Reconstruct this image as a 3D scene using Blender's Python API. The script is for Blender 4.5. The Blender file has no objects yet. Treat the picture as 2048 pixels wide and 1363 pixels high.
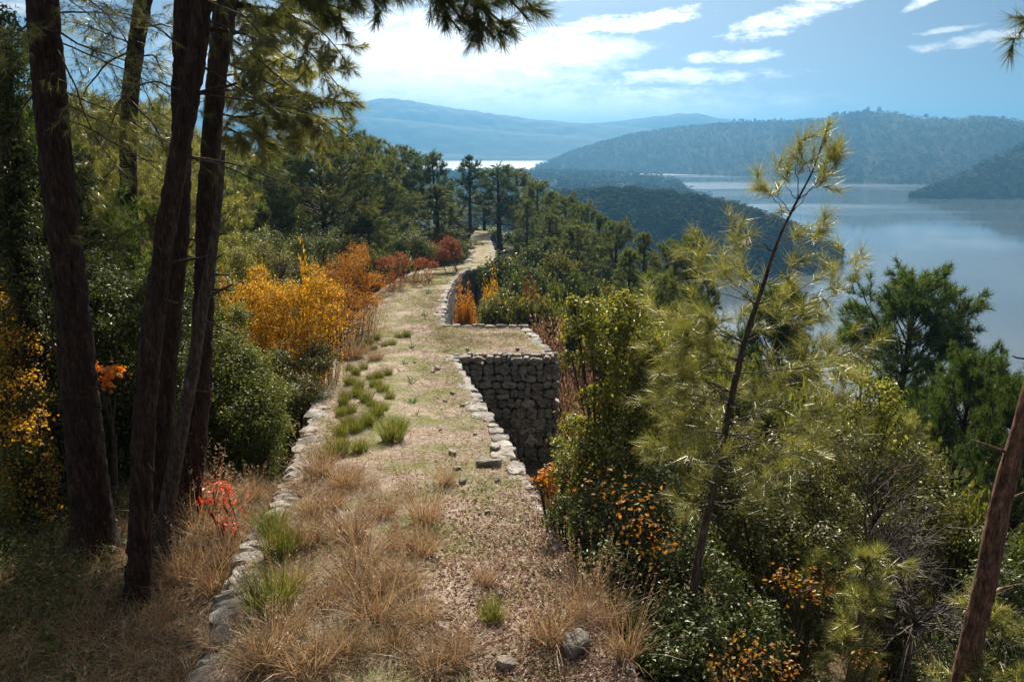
import bpy, math, random
import numpy as np
from mathutils import Vector

# ------------------------------------------------------------------ camera, sky, sun, exposure
SC = bpy.context.scene
COL = SC.collection
F = 1450.0; CX = 1024.0; CY = 681.5            # photograph is 2048 x 1363
PITCH = math.atan((CY - 285.0) / F)
SP, CP = math.sin(PITCH), math.cos(PITCH)
WATER = -60.0

cd = bpy.data.cameras.new('camera'); cam = bpy.data.objects.new('camera', cd); COL.objects.link(cam)
cd.sensor_width = 36.0; cd.lens = 36.0 * F / 2048.0; cd.clip_start = 0.05; cd.clip_end = 60000
cam.location = (0, 0, 0); cam.rotation_euler = (math.pi / 2 - PITCH, 0, 0)
cd.dof.use_dof = True; cd.dof.focus_distance = 20.0; cd.dof.aperture_fstop = 5.6
SC.camera = cam

SUN_AZ = math.radians(1.0); SUN_EL = math.radians(39.0)      # azimuth from +Y towards +X
w = bpy.data.worlds.new('World'); SC.world = w; w.use_nodes = True
def build_world():
    nt = w.node_tree; N = nt.nodes; L = nt.links; N.clear()
    out = N.new('ShaderNodeOutputWorld'); bg = N.new('ShaderNodeBackground')
    bg.inputs['Strength'].default_value = 0.053
    sky = N.new('ShaderNodeTexSky'); sky.sky_type = 'NISHITA'; sky.sun_disc = False
    sky.sun_elevation = SUN_EL; sky.sun_rotation = SUN_AZ
    sky.altitude = 1200; sky.air_density = 0.75; sky.dust_density = 0.15; sky.ozone_density = 6.0
    def math_(op, a, b=None, c=None, clamp=False):
        n = N.new('ShaderNodeMath'); n.operation = op; n.use_clamp = clamp
        for i, v in enumerate((a, b, c)):
            if v is None: continue
            if isinstance(v, (int, float)): n.inputs[i].default_value = v
            else: L.new(v, n.inputs[i])
        return n.outputs[0]
    def smooth(v, a, b):
        n = N.new('ShaderNodeMapRange'); n.interpolation_type = 'SMOOTHSTEP'
        L.new(v, n.inputs[0]); n.inputs[1].default_value = a; n.inputs[2].default_value = b
        return n.outputs[0]
    tc = N.new('ShaderNodeTexCoord'); sep = N.new('ShaderNodeSeparateXYZ'); L.new(tc.outputs['Generated'], sep.inputs[0])
    X, Y, Z = sep.outputs
    az = math_('MULTIPLY', math_('ARCTAN2', X, Y), 57.2958)
    el = math_('MULTIPLY', math_('ARCSINE', Z), 57.2958)
    # cloud layer seen as a flat deck high above: direction / height
    zz = math_('ADD', math_('MAXIMUM', Z, 0.0), 0.10)
    cv = N.new('ShaderNodeCombineXYZ')
    L.new(math_('DIVIDE', X, zz), cv.inputs[0]); L.new(math_('DIVIDE', Y, zz), cv.inputs[1])
    mp = N.new('ShaderNodeMapping'); L.new(cv.outputs[0], mp.inputs[0])
    mp.inputs['Rotation'].default_value = (0, 0, 0.35); mp.inputs['Scale'].default_value = (0.42, 0.9, 1)
    n1 = N.new('ShaderNodeTexNoise'); n1.inputs['Scale'].default_value = 1.1; n1.inputs['Detail'].default_value = 9; n1.inputs['Roughness'].default_value = 0.62
    n1.inputs['Distortion'].default_value = 0.5; L.new(mp.outputs[0], n1.inputs['Vector'])
    deck = math_('MULTIPLY', smooth(n1.outputs['Fac'], 0.32, 0.62), smooth(el, 9.0, 17.0))
    # thin veil, thicker towards the sun and the horizon
    sd = (math.sin(SUN_AZ) * math.cos(SUN_EL), math.cos(SUN_AZ) * math.cos(SUN_EL), math.sin(SUN_EL))
    dt = N.new('ShaderNodeVectorMath'); dt.operation = 'DOT_PRODUCT'; L.new(tc.outputs['Generated'], dt.inputs[0]); dt.inputs[1].default_value = sd
    # separate little clouds, each a streak in azimuth/elevation with a ragged edge
    ce = N.new('ShaderNodeCombineXYZ'); L.new(az, ce.inputs[0]); L.new(el, ce.inputs[1])
    mp2 = N.new('ShaderNodeMapping'); L.new(ce.outputs[0], mp2.inputs[0]); mp2.inputs['Scale'].default_value = (0.42, 1.15, 1)
    n2 = N.new('ShaderNodeTexNoise'); n2.inputs['Scale'].default_value = 1.0; n2.inputs['Detail'].default_value = 8; n2.inputs['Roughness'].default_value = 0.66
    L.new(mp2.outputs[0], n2.inputs['Vector'])
    rag = math_('MULTIPLY', math_('SUBTRACT', n2.outputs['Fac'], 0.5), 4.2)
    tot = None
    CL = [(6.2, 8.2, 5.0, .62, .10), (9.8, 8.3, 4.6, .75, .16), (18.0, 7.7, 3.2, .85, .12), (22.0, 9.2, 6.0, .95, .30), (28.0, 8.9, 1.8, .45, .42),
          (16.0, 5.9, 4.2, .55, .04), (29.0, 6.9, 2.6, .25, .10), (31.5, 6.3, 4.8, .5, .08), (13.0, 4.6, 8.0, .7, .0), (36.0, 8.2, 3.2, .6, .12), (4.6, 10.3, 2.4, .5, .1),
          (41.0, 7.2, 4.0, .6, .1), (-34.0, 8.0, 7.0, .9, .1), (-50.0, 12.0, 8.0, 1.2, .2), (52.0, 10.0, 7.0, 1.1, .2),
          (11.5, 3.35, 5.0, .75, -.03), (-9.0, 5.0, 19.0, 5.2, 0.0), (4.0, 2.2, 22.0, 2.0, 0.0), (2.0, 6.2, 9.0, 1.6, .05), (-70.0, 6.0, 20.0, 4.0, 0.0), (75.0, 5.0, 22.0, 3.5, 0.0), (150.0, 8.0, 30.0, 5.0, 0.0), (-140.0, 9.0, 28.0, 5.0, 0.0)]
    for (a0, e0, ra, re, sl) in CL:
        da = math_('SUBTRACT', az, a0); de = math_('SUBTRACT', el, e0)
        de = math_('SUBTRACT', de, math_('MULTIPLY', da, sl))
        q = math_('ADD', math_('POWER', math_('ABSOLUTE', math_('DIVIDE', da, ra)), 2.0), math_('POWER', math_('ABSOLUTE', math_('DIVIDE', de, re)), 2.0))
        big = ra > 8.5
        v = smooth(math_('SUBTRACT', math_('ADD', 1.0, math_('MULTIPLY', rag, 0.45 if big else 1.0)), q), -0.1 if big else 0.05, 1.2 if big else 1.35)
        tot = v if tot is None else math_('MAXIMUM', tot, v)
    cloud = math_('MAXIMUM', math_('MULTIPLY', deck, 0.9), math_('MULTIPLY', tot, 0.9), clamp=True)
    # cloud brightness: lit through from the sun's side
    lum = math_('ADD', math_('MULTIPLY', math_('POWER', math_('MAXIMUM', dt.outputs['Value'], 0.0), 9.0), 95.0), 4.2)
    # thin high veil over the whole sky, denser along the line of sight near the horizon
    veil = math_('SUBTRACT', 1.0, math_('EXPONENT', math_('DIVIDE', -0.034, math_('ADD', math_('MAXIMUM', Z, 0.0), 0.02))))
    cloud = math_('SUBTRACT', 1.0, math_('MULTIPLY', math_('SUBTRACT', 1.0, cloud), math_('SUBTRACT', 1.0, veil)), clamp=True)
    cc = N.new('ShaderNodeCombineColor')
    for i in range(3): L.new(math_('MULTIPLY', lum, (1.0, 0.985, 0.96)[i]), cc.inputs[i])
    tint = N.new('ShaderNodeMix'); tint.data_type = 'RGBA'; tint.blend_type = 'MULTIPLY'; tint.inputs[0].default_value = 1.0
    L.new(sky.outputs[0], tint.inputs[6]); tint.inputs[7].default_value = (0.09, 0.28, 0.36, 1)
    mx = N.new('ShaderNodeMix'); mx.data_type = 'RGBA'; L.new(cloud, mx.inputs[0]); L.new(tint.outputs[2], mx.inputs[6]); L.new(cc.outputs[0], mx.inputs[7])
    L.new(mx.outputs[2], bg.inputs[0]); L.new(bg.outputs[0], out.inputs[0])
build_world()

sl = bpy.data.lights.new('sun', 'SUN'); sl.energy = 5.0; sl.angle = math.radians(0.53); sl.color = (1.0, 0.93, 0.83)
so = bpy.data.objects.new('sun', sl); COL.objects.link(so)
sdir = Vector((math.sin(SUN_AZ) * math.cos(SUN_EL), math.cos(SUN_AZ) * math.cos(SUN_EL), math.sin(SUN_EL)))
so.rotation_euler = (-sdir).to_track_quat('-Z', 'Y').to_euler(); so.location = sdir * 300

SC.view_settings.view_transform = 'Standard'; SC.view_settings.look = 'None'
SC.view_settings.exposure = 1.0; SC.view_settings.gamma = 1.0; SC.view_settings.use_curve_mapping = False
cy = SC.cycles
cy.max_bounces = 6; cy.diffuse_bounces = 2; cy.glossy_bounces = 2; cy.transmission_bounces = 3; cy.volume_bounces = 0; cy.transparent_max_bounces = 4
cy.use_denoising = True; cy.sample_clamp_indirect = 4.0; cy.caustics_reflective = False; cy.caustics_refractive = False
try:
    cy.denoiser = 'OPENIMAGEDENOISE'; cy.denoising_input_passes = 'RGB_ALBEDO_NORMAL'
except Exception: pass

# ------------------------------------------------------------------ helpers: pixels to directions
def pz(x, y, z):
    """world point on the ray of photo pixel (x, y) at optical depth z (metres)"""
    x = np.asarray(x, float); y = np.asarray(y, float); z = np.asarray(z, float)
    a = (x - CX) / F * z; b = -(y - CY) / F * z
    return np.stack([a, z * CP + b * SP, -z * SP + b * CP], -1)
def pY(x, y, Y):
    """the same, at a given ground distance Y"""
    k = CP - (np.asarray(y, float) - CY) / F * SP
    return pz(x, y, np.asarray(Y, float) / k)
rng = np.random.default_rng(7)
def smoothstep(a, b, x):
    t = np.clip((np.asarray(x, float) - a) / (b - a), 0, 1); return t * t * (3 - 2 * t)
def fbm(x, y, seed=0, octv=5, f0=1.0, gain=0.5):
    r = np.random.default_rng(seed); s = 0; a = 1.0; f = f0; t = 0
    for o in range(octv):
        v = 0
        for k in range(4):
            an = r.uniform(0, 6.283); ph = r.uniform(0, 6.283); ff = f * r.uniform(.7, 1.4)
            v = v + np.sin(ff * (x * math.cos(an) + y * math.sin(an)) + ph + 1.3 * np.sin(ff * .6 * (y * math.cos(an) - x * math.sin(an)) + ph * 2))
        s = s + a * v / 2.2; t += a; a *= gain; f *= 2.1
    return s / t
def unit(v):
    v = np.asarray(v, float); return v / np.maximum(np.linalg.norm(v, axis=-1, keepdims=True), 1e-9)
def rand_dirs(n, r=None):
    return unit((r or rng).normal(size=(n, 3)))

# ------------------------------------------------------------------ helpers: meshes and objects
class MB:
    """collects triangles and quads for ONE mesh"""
    def __init__(s): s.v = []; s.f3 = []; s.f4 = []; s.n = 0
    def add(s, v, f3=None, f4=None):
        v = np.asarray(v, float).reshape(-1, 3)
        if f3 is not None and len(f3): s.f3.append(np.asarray(f3, np.int64).reshape(-1, 3) + s.n)
        if f4 is not None and len(f4): s.f4.append(np.asarray(f4, np.int64).reshape(-1, 4) + s.n)
        s.v.append(v); s.n += len(v)
    def mesh(s, name, mat, smooth=False, origin=None):
        v = np.concatenate(s.v) if s.v else np.zeros((0, 3))
        if origin is not None: v = v - np.asarray(origin, float)
        f3 = np.concatenate(s.f3) if s.f3 else np.zeros((0, 3), np.int64)
        f4 = np.concatenate(s.f4) if s.f4 else np.zeros((0, 4), np.int64)
        me = bpy.data.meshes.new(name)
        me.vertices.add(len(v)); me.vertices.foreach_set('co', v.astype(np.float32).ravel())
        nl = len(f3) * 3 + len(f4) * 4
        me.loops.add(nl); me.loops.foreach_set('vertex_index', np.concatenate([f3.ravel(), f4.ravel()]).astype(np.int32))
        me.polygons.add(len(f3) + len(f4))
        st = np.concatenate([np.arange(len(f3)) * 3, len(f3) * 3 + np.arange(len(f4)) * 4]).astype(np.int32)
        me.polygons.foreach_set('loop_start', st)
        me.polygons.foreach_set('use_smooth', np.full(len(st), bool(smooth)))
        me.update(calc_edges=True)
        if mat: me.materials.append(mat)
        return me
def link(name, me, parent=None, loc=None):
    o = bpy.data.objects.new(name, me); COL.objects.link(o)
    if parent is not None: o.parent = parent
    if loc is not None: o.location = loc
    return o
def tag(o, label=None, cat=None, group=None, kind=None):
    if label: o['label'] = label
    if cat: o['category'] = cat
    if group: o['group'] = group
    if kind: o['kind'] = kind
    return o
def thing(name, label, cat, loc, group=None):
    o = bpy.data.objects.new(name, None); COL.objects.link(o); o.location = [float(c) for c in loc]
    o.empty_display_size = .2
    return tag(o, label, cat, group)
def copy_tree(o, parent=None):
    c = o.copy(); COL.objects.link(c)
    if parent is not None: c.parent = parent
    for ch in o.children: copy_tree(ch, c)
    return c

def frames(P):
    T = unit(np.gradient(P, axis=0)); ref = np.where(np.abs(T[:, 2:3]) > .9, np.array([[1., 0, 0]]), np.array([[0., 0, 1]]))
    A = unit(np.cross(T, ref))
    for i in range(1, len(A)):                       # keep the frame from flipping
        if np.dot(A[i], A[i - 1]) < 0: A[i] = -A[i]
    return T, A, np.cross(T, A)
def tube(mb, P, R, sides=5, cap=True):
    P = np.asarray(P, float); n = len(P); R = np.broadcast_to(np.asarray(R, float), (n,)) if np.ndim(R) < 2 else R
    T, A, B = frames(P)
    th = np.arange(sides) / sides * 2 * math.pi
    r = R[:, None] if R.ndim == 1 else R
    V = P[:, None] + r[..., None] * (np.cos(th)[None, :, None] * A[:, None] + np.sin(th)[None, :, None] * B[:, None])
    i = np.arange(n - 1)[:, None] * sides; j = np.arange(sides)[None]; j2 = (j + 1) % sides
    q = np.stack([i + j, i + j2, i + sides + j2, i + sides + j], -1).reshape(-1, 4)
    V = V.reshape(-1, 3); f3 = None
    if cap:
        V = np.concatenate([V, P[-1:]]); b = (n - 1) * sides
        f3 = np.stack([b + np.arange(sides), b + (np.arange(sides) + 1) % sides, np.full(sides, n * sides)], -1)
    mb.add(V, f3, q)
def resample(P, n, extra=None):
    P = np.asarray(P, float); d = np.concatenate([[0], np.cumsum(np.linalg.norm(np.diff(P, axis=0), axis=1))]); t = np.linspace(0, d[-1], n)
    # cubic-ish smoothing of the polyline
    Q = np.stack([np.interp(t, d, P[:, k]) for k in range(P.shape[1])], -1)
    for _ in range(max(1, n // len(P) // 2)):
        Q[1:-1] = .25 * Q[:-2] + .5 * Q[1:-1] + .25 * Q[2:]
    if extra is not None:
        return Q, np.interp(t, d, np.asarray(extra, float))
    return Q
def leaves(mb, P, Nn, size, aspect=.55, jit=.5, r=None, fold=.18):
    """diamond leaves: P points, Nn preferred normals"""
    r = r or rng; n = len(P)
    if n == 0: return
    nn = unit(Nn + r.normal(size=(n, 3)) * jit); d = unit(np.cross(nn, r.normal(size=(n, 3)))); s = np.cross(nn, d)
    L = (np.broadcast_to(size, (n,)) * r.uniform(.6, 1.35, n))[:, None]
    V = np.stack([P - d * L * .5, P + s * L * .5 * aspect + nn * L * fold * .5, P + d * L * .5, P - s * L * .5 * aspect + nn * L * fold * .5], 1)
    mb.add(V, None, np.arange(n * 4).reshape(-1, 4))
def needles(mb, P, D, k, L, wd, spread=.75, r=None, droop=.15, along=.5):
    """k thin needles round each twig end P with twig direction D"""
    r = r or rng; n = len(P)
    if n == 0: return
    L = np.broadcast_to(L, (n,))
    p = np.repeat(P, k, 0); d = np.repeat(unit(D), k, 0); l = np.repeat(L, k) * r.uniform(.65, 1.15, n * k)
    off = r.uniform(-along, .12, n * k)
    dd = unit(d * r.uniform(.35, 1.15, (n * k, 1)) + rand_dirs(n * k, r) * spread); dd[:, 2] -= droop * r.uniform(0, 1, n * k); dd = unit(dd)
    b = p + d * (off * np.repeat(L, k))[:, None]
    s = unit(np.cross(dd, r.normal(size=(n * k, 3)))) * (wd * .5)
    V = np.stack([b - s, b + s, b + dd * l[:, None]], 1)
    mb.add(V, np.arange(n * k * 3).reshape(-1, 3))
def blades(mb, B, D, L, wd, bend=.35, seg=3, r=None):
    """curved grass blades: base B, start direction D, length L"""
    r = r or rng; n = len(B); L = np.broadcast_to(L, (n,)); D = unit(D)
    out = unit(np.stack([D[:, 0], D[:, 1], np.zeros(n)], -1) + r.normal(size=(n, 3)) * np.array([.35, .35, 0]))
    side = unit(np.cross(D, r.normal(size=(n, 3)))) * (np.broadcast_to(wd, (n,))[:, None] * .5)
    bd = bend * r.uniform(.3, 1.6, n)
    rows = []
    for i in range(seg):
        t = i / seg
        c = B + D * (L * t)[:, None] + (out * 0.9 - np.array([0, 0, .55])) * (L * bd * t * t)[:, None]
        ww = 1 - .55 * t
        rows += [c - side * ww, c + side * ww]
    rows.append(B + D * L[:, None] + (out * .9 - np.array([0, 0, .55])) * (L * bd)[:, None])
    V = np.stack(rows, 1); m = 2 * seg + 1; o = np.arange(n)[:, None] * m
    q = np.concatenate([o + np.array([[2 * i, 2 * i + 1, 2 * i + 3, 2 * i + 2]]) for i in range(seg - 1)], 1).reshape(-1, 4)
    t3 = (o + np.array([[2 * seg - 2, 2 * seg - 1, 2 * seg]])).reshape(-1, 3)
    mb.add(V, t3, q)

# ------------------------------------------------------------------ materials
def newmat(name):
    m = bpy.data.materials.new(name); m.use_nodes = True; nt = m.node_tree; nt.nodes.clear()
    return m, nt.nodes, nt.links, nt.nodes.new('ShaderNodeOutputMaterial')
def ramp(N, cols, pos=None, interp='LINEAR'):
    r = N.new('ShaderNodeValToRGB'); e = r.color_ramp.elements; r.color_ramp.interpolation = interp
    n = len(cols)
    while len(e) < n: e.new(.5)
    for i, c in enumerate(cols):
        e[i].position = (pos[i] if pos else i / max(1, n - 1)); e[i].color = (*c, 1)
    return r
def leafmat(name, cols, trans=.42, gloss=.06, rough=.45, pos=None, objvar=.25, tcol=None):
    """leaf or needle: diffuse + light coming through + a thin sheen; every leaf has its own tone"""
    m, N, L, out = newmat(name)
    g = N.new('ShaderNodeNewGeometry'); rp = ramp(N, cols, pos); L.new(g.outputs['Random Per Island'], rp.inputs[0])
    oi = N.new('ShaderNodeObjectInfo'); mr = N.new('ShaderNodeMapRange'); L.new(oi.outputs['Random'], mr.inputs[0])
    mr.inputs[3].default_value = 1.2 * (1 - objvar); mr.inputs[4].default_value = 1.2 * (1 + objvar)
    hsv = N.new('ShaderNodeHueSaturation'); hsv.inputs['Saturation'].default_value = 1.0; L.new(rp.outputs[0], hsv.inputs['Color']); L.new(mr.outputs[0], hsv.inputs['Value'])
    d = N.new('ShaderNodeBsdfDiffuse'); L.new(hsv.outputs[0], d.inputs[0])
    t = N.new('ShaderNodeBsdfTranslucent')
    mul = N.new('ShaderNodeMix'); mul.data_type = 'RGBA'; mul.blend_type = 'MULTIPLY'; mul.inputs[0].default_value = 1
    L.new(hsv.outputs[0], mul.inputs[6]); mul.inputs[7].default_value = (*(tcol or (1.35, 1.25, .55)), 1); L.new(mul.outputs[2], t.inputs[0])
    a = N.new('ShaderNodeMixShader'); a.inputs[0].default_value = trans; L.new(d.outputs[0], a.inputs[1]); L.new(t.outputs[0], a.inputs[2])
    gl = N.new('ShaderNodeBsdfGlossy'); gl.inputs['Roughness'].default_value = rough; gl.inputs[0].default_value = (.75, .72, .6, 1)
    b = N.new('ShaderNodeMixShader'); b.inputs[0].default_value = gloss; L.new(a.outputs[0], b.inputs[1]); L.new(gl.outputs[0], b.inputs[2])
    L.new(b.outputs[0], out.inputs[0]); return m
def barkmat(name, c1, c2, c3, sc=(9, 9, 2.2), bump=.6):
    m, N, L, out = newmat(name)
    tc = N.new('ShaderNodeTexCoord'); mp = N.new('ShaderNodeMapping'); L.new(tc.outputs['Object'], mp.inputs[0]); mp.inputs['Scale'].default_value = sc
    nz = N.new('ShaderNodeTexNoise'); nz.inputs['Scale'].default_value = 1.6; nz.inputs['Detail'].default_value = 8; nz.inputs['Roughness'].default_value = .65; L.new(mp.outputs[0], nz.inputs['Vector'])
    vo = N.new('ShaderNodeTexVoronoi'); vo.feature = 'DISTANCE_TO_EDGE'; vo.inputs['Scale'].default_value = 1.7; L.new(mp.outputs[0], vo.inputs['Vector'])
    rp = ramp(N, [c1, c2, c3], [.3, .52, .75]); L.new(nz.outputs['Fac'], rp.inputs[0])
    mr = N.new('ShaderNodeMapRange'); L.new(vo.outputs['Distance'], mr.inputs[0]); mr.inputs[2].default_value = .05; mr.inputs[3].default_value = .8
    mp3 = N.new('ShaderNodeMapping'); L.new(tc.outputs['Object'], mp3.inputs[0]); mp3.inputs['Scale'].default_value = (sc[0] * 4.5, sc[1] * 4.5, sc[2] * 3.2)
    nf = N.new('ShaderNodeTexNoise'); nf.inputs['Scale'].default_value = 1.0; nf.inputs['Detail'].default_value = 5; nf.inputs['Roughness'].default_value = .7; L.new(mp3.outputs[0], nf.inputs['Vector'])
    fl = ramp(N, [(.35, .33, .32), (.9, .88, .86), (1.9, 1.75, 1.65)], [.36, .5, .66]); L.new(nf.outputs['Fac'], fl.inputs[0])       # loose flakes
    m0 = N.new('ShaderNodeMix'); m0.data_type = 'RGBA'; m0.blend_type = 'MULTIPLY'; m0.inputs[0].default_value = 1; L.new(rp.outputs[0], m0.inputs[6]); L.new(fl.outputs[0], m0.inputs[7])
    mul = N.new('ShaderNodeMix'); mul.data_type = 'RGBA'; mul.blend_type = 'MULTIPLY'; mul.inputs[0].default_value = 1; L.new(m0.outputs[2], mul.inputs[6])
    cc = N.new('ShaderNodeCombineColor')
    for i in range(3): L.new(mr.outputs[0], cc.inputs[i])
    L.new(cc.outputs[0], mul.inputs[7])
    ad = N.new('ShaderNodeMath'); ad.operation = 'MULTIPLY_ADD'; L.new(mr.outputs[0], ad.inputs[0]); ad.inputs[1].default_value = .6; L.new(nz.outputs['Fac'], ad.inputs[2])
    bp = N.new('ShaderNodeBump'); bp.inputs['Strength'].default_value = bump; bp.inputs['Distance'].default_value = .02; L.new(ad.outputs[0], bp.inputs['Height'])
    p = N.new('ShaderNodeBsdfPrincipled'); p.inputs['Roughness'].default_value = .85; L.new(mul.outputs[2], p.inputs['Base Color']); L.new(bp.outputs[0], p.inputs['Normal'])
    p.inputs['Specular IOR Level'].default_value = .25
    L.new(p.outputs[0], out.inputs[0]); return m
def groundmat(name, cols, pos, scale=1.0, fine=14.0, bump=.5, dist=.03, patch=None):
    """soil: large and small noise; patch = (colour, scale, low, high) lays a second material over it (moss)"""
    m, N, L, out = newmat(name)
    tc = N.new('ShaderNodeTexCoord')
    a = N.new('ShaderNodeTexNoise'); a.inputs['Scale'].default_value = scale; a.inputs['Detail'].default_value = 8; a.inputs['Roughness'].default_value = .6; L.new(tc.outputs['Object'], a.inputs['Vector'])
    b = N.new('ShaderNodeTexNoise'); b.inputs['Scale'].default_value = fine; b.inputs['Detail'].default_value = 6; b.inputs['Roughness'].default_value = .7; L.new(tc.outputs['Object'], b.inputs['Vector'])
    mx = N.new('ShaderNodeMath'); mx.operation = 'MULTIPLY_ADD'; L.new(b.outputs['Fac'], mx.inputs[0]); mx.inputs[1].default_value = .75
    m2 = N.new('ShaderNodeMath'); m2.operation = 'MULTIPLY'; L.new(a.outputs['Fac'], m2.inputs[0]); m2.inputs[1].default_value = .5; L.new(m2.outputs[0], mx.inputs[2])
    rp = ramp(N, cols, pos); L.new(mx.outputs[0], rp.inputs[0]); c = rp.outputs[0]
    if patch:
        pc, ps, lo, hi = patch
        q = N.new('ShaderNodeTexNoise'); q.inputs['Scale'].default_value = ps; q.inputs['Detail'].default_value = 9; q.inputs['Roughness'].default_value = .72; L.new(tc.outputs['Object'], q.inputs['Vector'])
        mr = N.new('ShaderNodeMapRange'); L.new(q.outputs['Fac'], mr.inputs[0]); mr.inputs[1].default_value = lo; mr.inputs[2].default_value = hi
        mm = N.new('ShaderNodeMix'); mm.data_type = 'RGBA'; L.new(mr.outputs[0], mm.inputs[0]); L.new(c, mm.inputs[6]); mm.inputs[7].default_value = (*pc, 1); c = mm.outputs[2]
    bp = N.new('ShaderNodeBump'); bp.inputs['Strength'].default_value = bump; bp.inputs['Distance'].default_value = dist; L.new(mx.outputs[0], bp.inputs['Height'])
    p = N.new('ShaderNodeBsdfPrincipled'); p.inputs['Roughness'].default_value = .95; p.inputs['Specular IOR Level'].default_value = .1
    L.new(c, p.inputs['Base Color']); L.new(bp.outputs[0], p.inputs['Normal']); L.new(p.outputs[0], out.inputs[0]); return m
def stonemat(name):
    m, N, L, out = newmat(name)
    tc = N.new('ShaderNodeTexCoord'); oi = N.new('ShaderNodeObjectInfo')
    va = N.new('ShaderNodeVectorMath'); va.operation = 'MULTIPLY_ADD'; L.new(oi.outputs['Random'], va.inputs[0]); va.inputs[1].default_value = (37, 51, 29); 
    gp = N.new('ShaderNodeNewGeometry'); L.new(gp.outputs['Position'], va.inputs[2])
    a = N.new('ShaderNodeTexNoise'); a.inputs['Scale'].default_value = 5; a.inputs['Detail'].default_value = 10; a.inputs['Roughness'].default_value = .68; L.new(va.outputs[0], a.inputs['Vector'])
    b = N.new('ShaderNodeTexNoise'); b.inputs['Scale'].default_value = 22; b.inputs['Detail'].default_value = 6; b.inputs['Roughness'].default_value = .7; L.new(va.outputs[0], b.inputs['Vector'])
    rp = ramp(N, [(.09, .084, .077), (.22, .207, .19), (.37, .35, .32), (.49, .465, .43)], [.3, .45, .6, .75]); L.new(a.outputs['Fac'], rp.inputs[0])
    tn = ramp(N, [(.62, .60, .58), (1.0, .97, .92), (.9, .78, .66), (1.15, 1.1, 1.02)], [0, .4, .75, 1]); L.new(oi.outputs['Random'], tn.inputs[0])
    mul = N.new('ShaderNodeMix'); mul.data_type = 'RGBA'; mul.blend_type = 'MULTIPLY'; mul.inputs[0].default_value = 1; L.new(rp.outputs[0], mul.inputs[6]); L.new(tn.outputs[0], mul.inputs[7])
    ad = N.new('ShaderNodeMath'); ad.operation = 'MULTIPLY_ADD'; L.new(b.outputs['Fac'], ad.inputs[0]); ad.inputs[1].default_value = .5; L.new(a.outputs['Fac'], ad.inputs[2])
    bp = N.new('ShaderNodeBump'); bp.inputs['Strength'].default_value = .9; bp.inputs['Distance'].default_value = .03; L.new(ad.outputs[0], bp.inputs['Height'])
    p = N.new('ShaderNodeBsdfPrincipled'); p.inputs['Roughness'].default_value = .9; p.inputs['Specular IOR Level'].default_value = .2
    L.new(mul.outputs[2], p.inputs['Base Color']); L.new(bp.outputs[0], p.inputs['Normal']); L.new(p.outputs[0], out.inputs[0]); return m

M = {}
M['bark'] = barkmat('pine_bark', (.014, .009, .007), (.045, .025, .018), (.10, .056, .04), (13, 13, 2.6), .9)
M['bark_red'] = barkmat('red_pine_bark', (.06, .03, .02), (.16, .085, .055), (.28, .165, .11), (10, 10, 3), .6)
M['bark_grey'] = barkmat('grey_bark', (.04, .03, .025), (.085, .063, .05), (.14, .105, .085), (12, 12, 3), .5)
M['twig'] = barkmat('twig_bark', (.035, .025, .02), (.075, .055, .042), (.12, .09, .07), (14, 14, 6), .3)
M['dead'] = barkmat('dead_wood', (.06, .05, .042), (.12, .10, .085), (.19, .165, .145), (14, 14, 6), .3)
M['needle'] = leafmat('pine_needles', [(.03, .045, .012), (.055, .075, .018), (.085, .10, .025), (.14, .12, .04)], .5, .05, .45)
M['needle_olive'] = leafmat('olive_pine_needles', [(.07, .085, .018), (.13, .14, .03), (.19, .185, .045), (.36, .32, .15)], .52, .12, .38, tcol=(1.25, 1.2, .55))
M['needle_mid'] = leafmat('distant_pine_needles', [(.035, .052, .016), (.06, .085, .022), (.095, .115, .03), (.13, .135, .04)], .45, .05, .5)
M['needle_dark'] = leafmat('dark_pine_needles', [(.02, .04, .010), (.035, .065, .014), (.055, .09, .02), (.08, .105, .026)], .42, .05, .5)
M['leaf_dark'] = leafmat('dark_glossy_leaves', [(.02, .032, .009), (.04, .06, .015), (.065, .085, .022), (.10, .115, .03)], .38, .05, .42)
M['leaf_green'] = leafmat('green_leaves', [(.05, .07, .014), (.085, .11, .022), (.125, .15, .03), (.18, .19, .05)], .48, .04, .45)
M['leaf_olive'] = leafmat('olive_leaves', [(.045, .052, .014), (.08, .085, .02), (.115, .115, .03), (.155, .14, .045)], .45, .06, .45)
M['leaf_arb'] = leafmat('arbutus_leaves', [(.055, .07, .010), (.11, .13, .018), (.18, .19, .028), (.27, .25, .05), (.48, .22, .02)], .5, .06, .38, [0, .35, .7, .965, .985])
M['leaf_yellow'] = leafmat('yellow_autumn_leaves', [(.09, .09, .02), (.22, .11, .02), (.46, .26, .015), (.58, .36, .02), (.62, .42, .03)], .58, .04, .5, tcol=(1.2, 1.0, .4))
M['leaf_orange'] = leafmat('orange_autumn_leaves', [(.15, .065, .014), (.28, .125, .018), (.42, .20, .02), (.34, .21, .04)], .48, .04, .5, tcol=(1.25, .95, .4))
M['leaf_rust'] = leafmat('rust_autumn_leaves', [(.08, .032, .018), (.15, .055, .026), (.23, .088, .034), (.19, .10, .05)], .42, .03, .5, tcol=(1.25, .8, .5))
M['leaf_brown'] = leafmat('dry_brown_leaves', [(.08, .05, .035), (.15, .09, .06), (.23, .145, .10), (.28, .19, .13)], .4, .03, .5, tcol=(1.15, .95, .7))
M['leaf_red'] = leafmat('red_sumac_leaves', [(.38, .03, .012), (.58, .06, .018), (.70, .12, .025), (.5, .08, .05)], .5, .06, .4, tcol=(1.2, .75, .4))
M['leaf_bright'] = leafmat('bright_orange_leaves', [(.40, .12, .012), (.58, .22, .015), (.66, .33, .02)], .5, .05, .45, tcol=(1.2, .9, .4))
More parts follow.
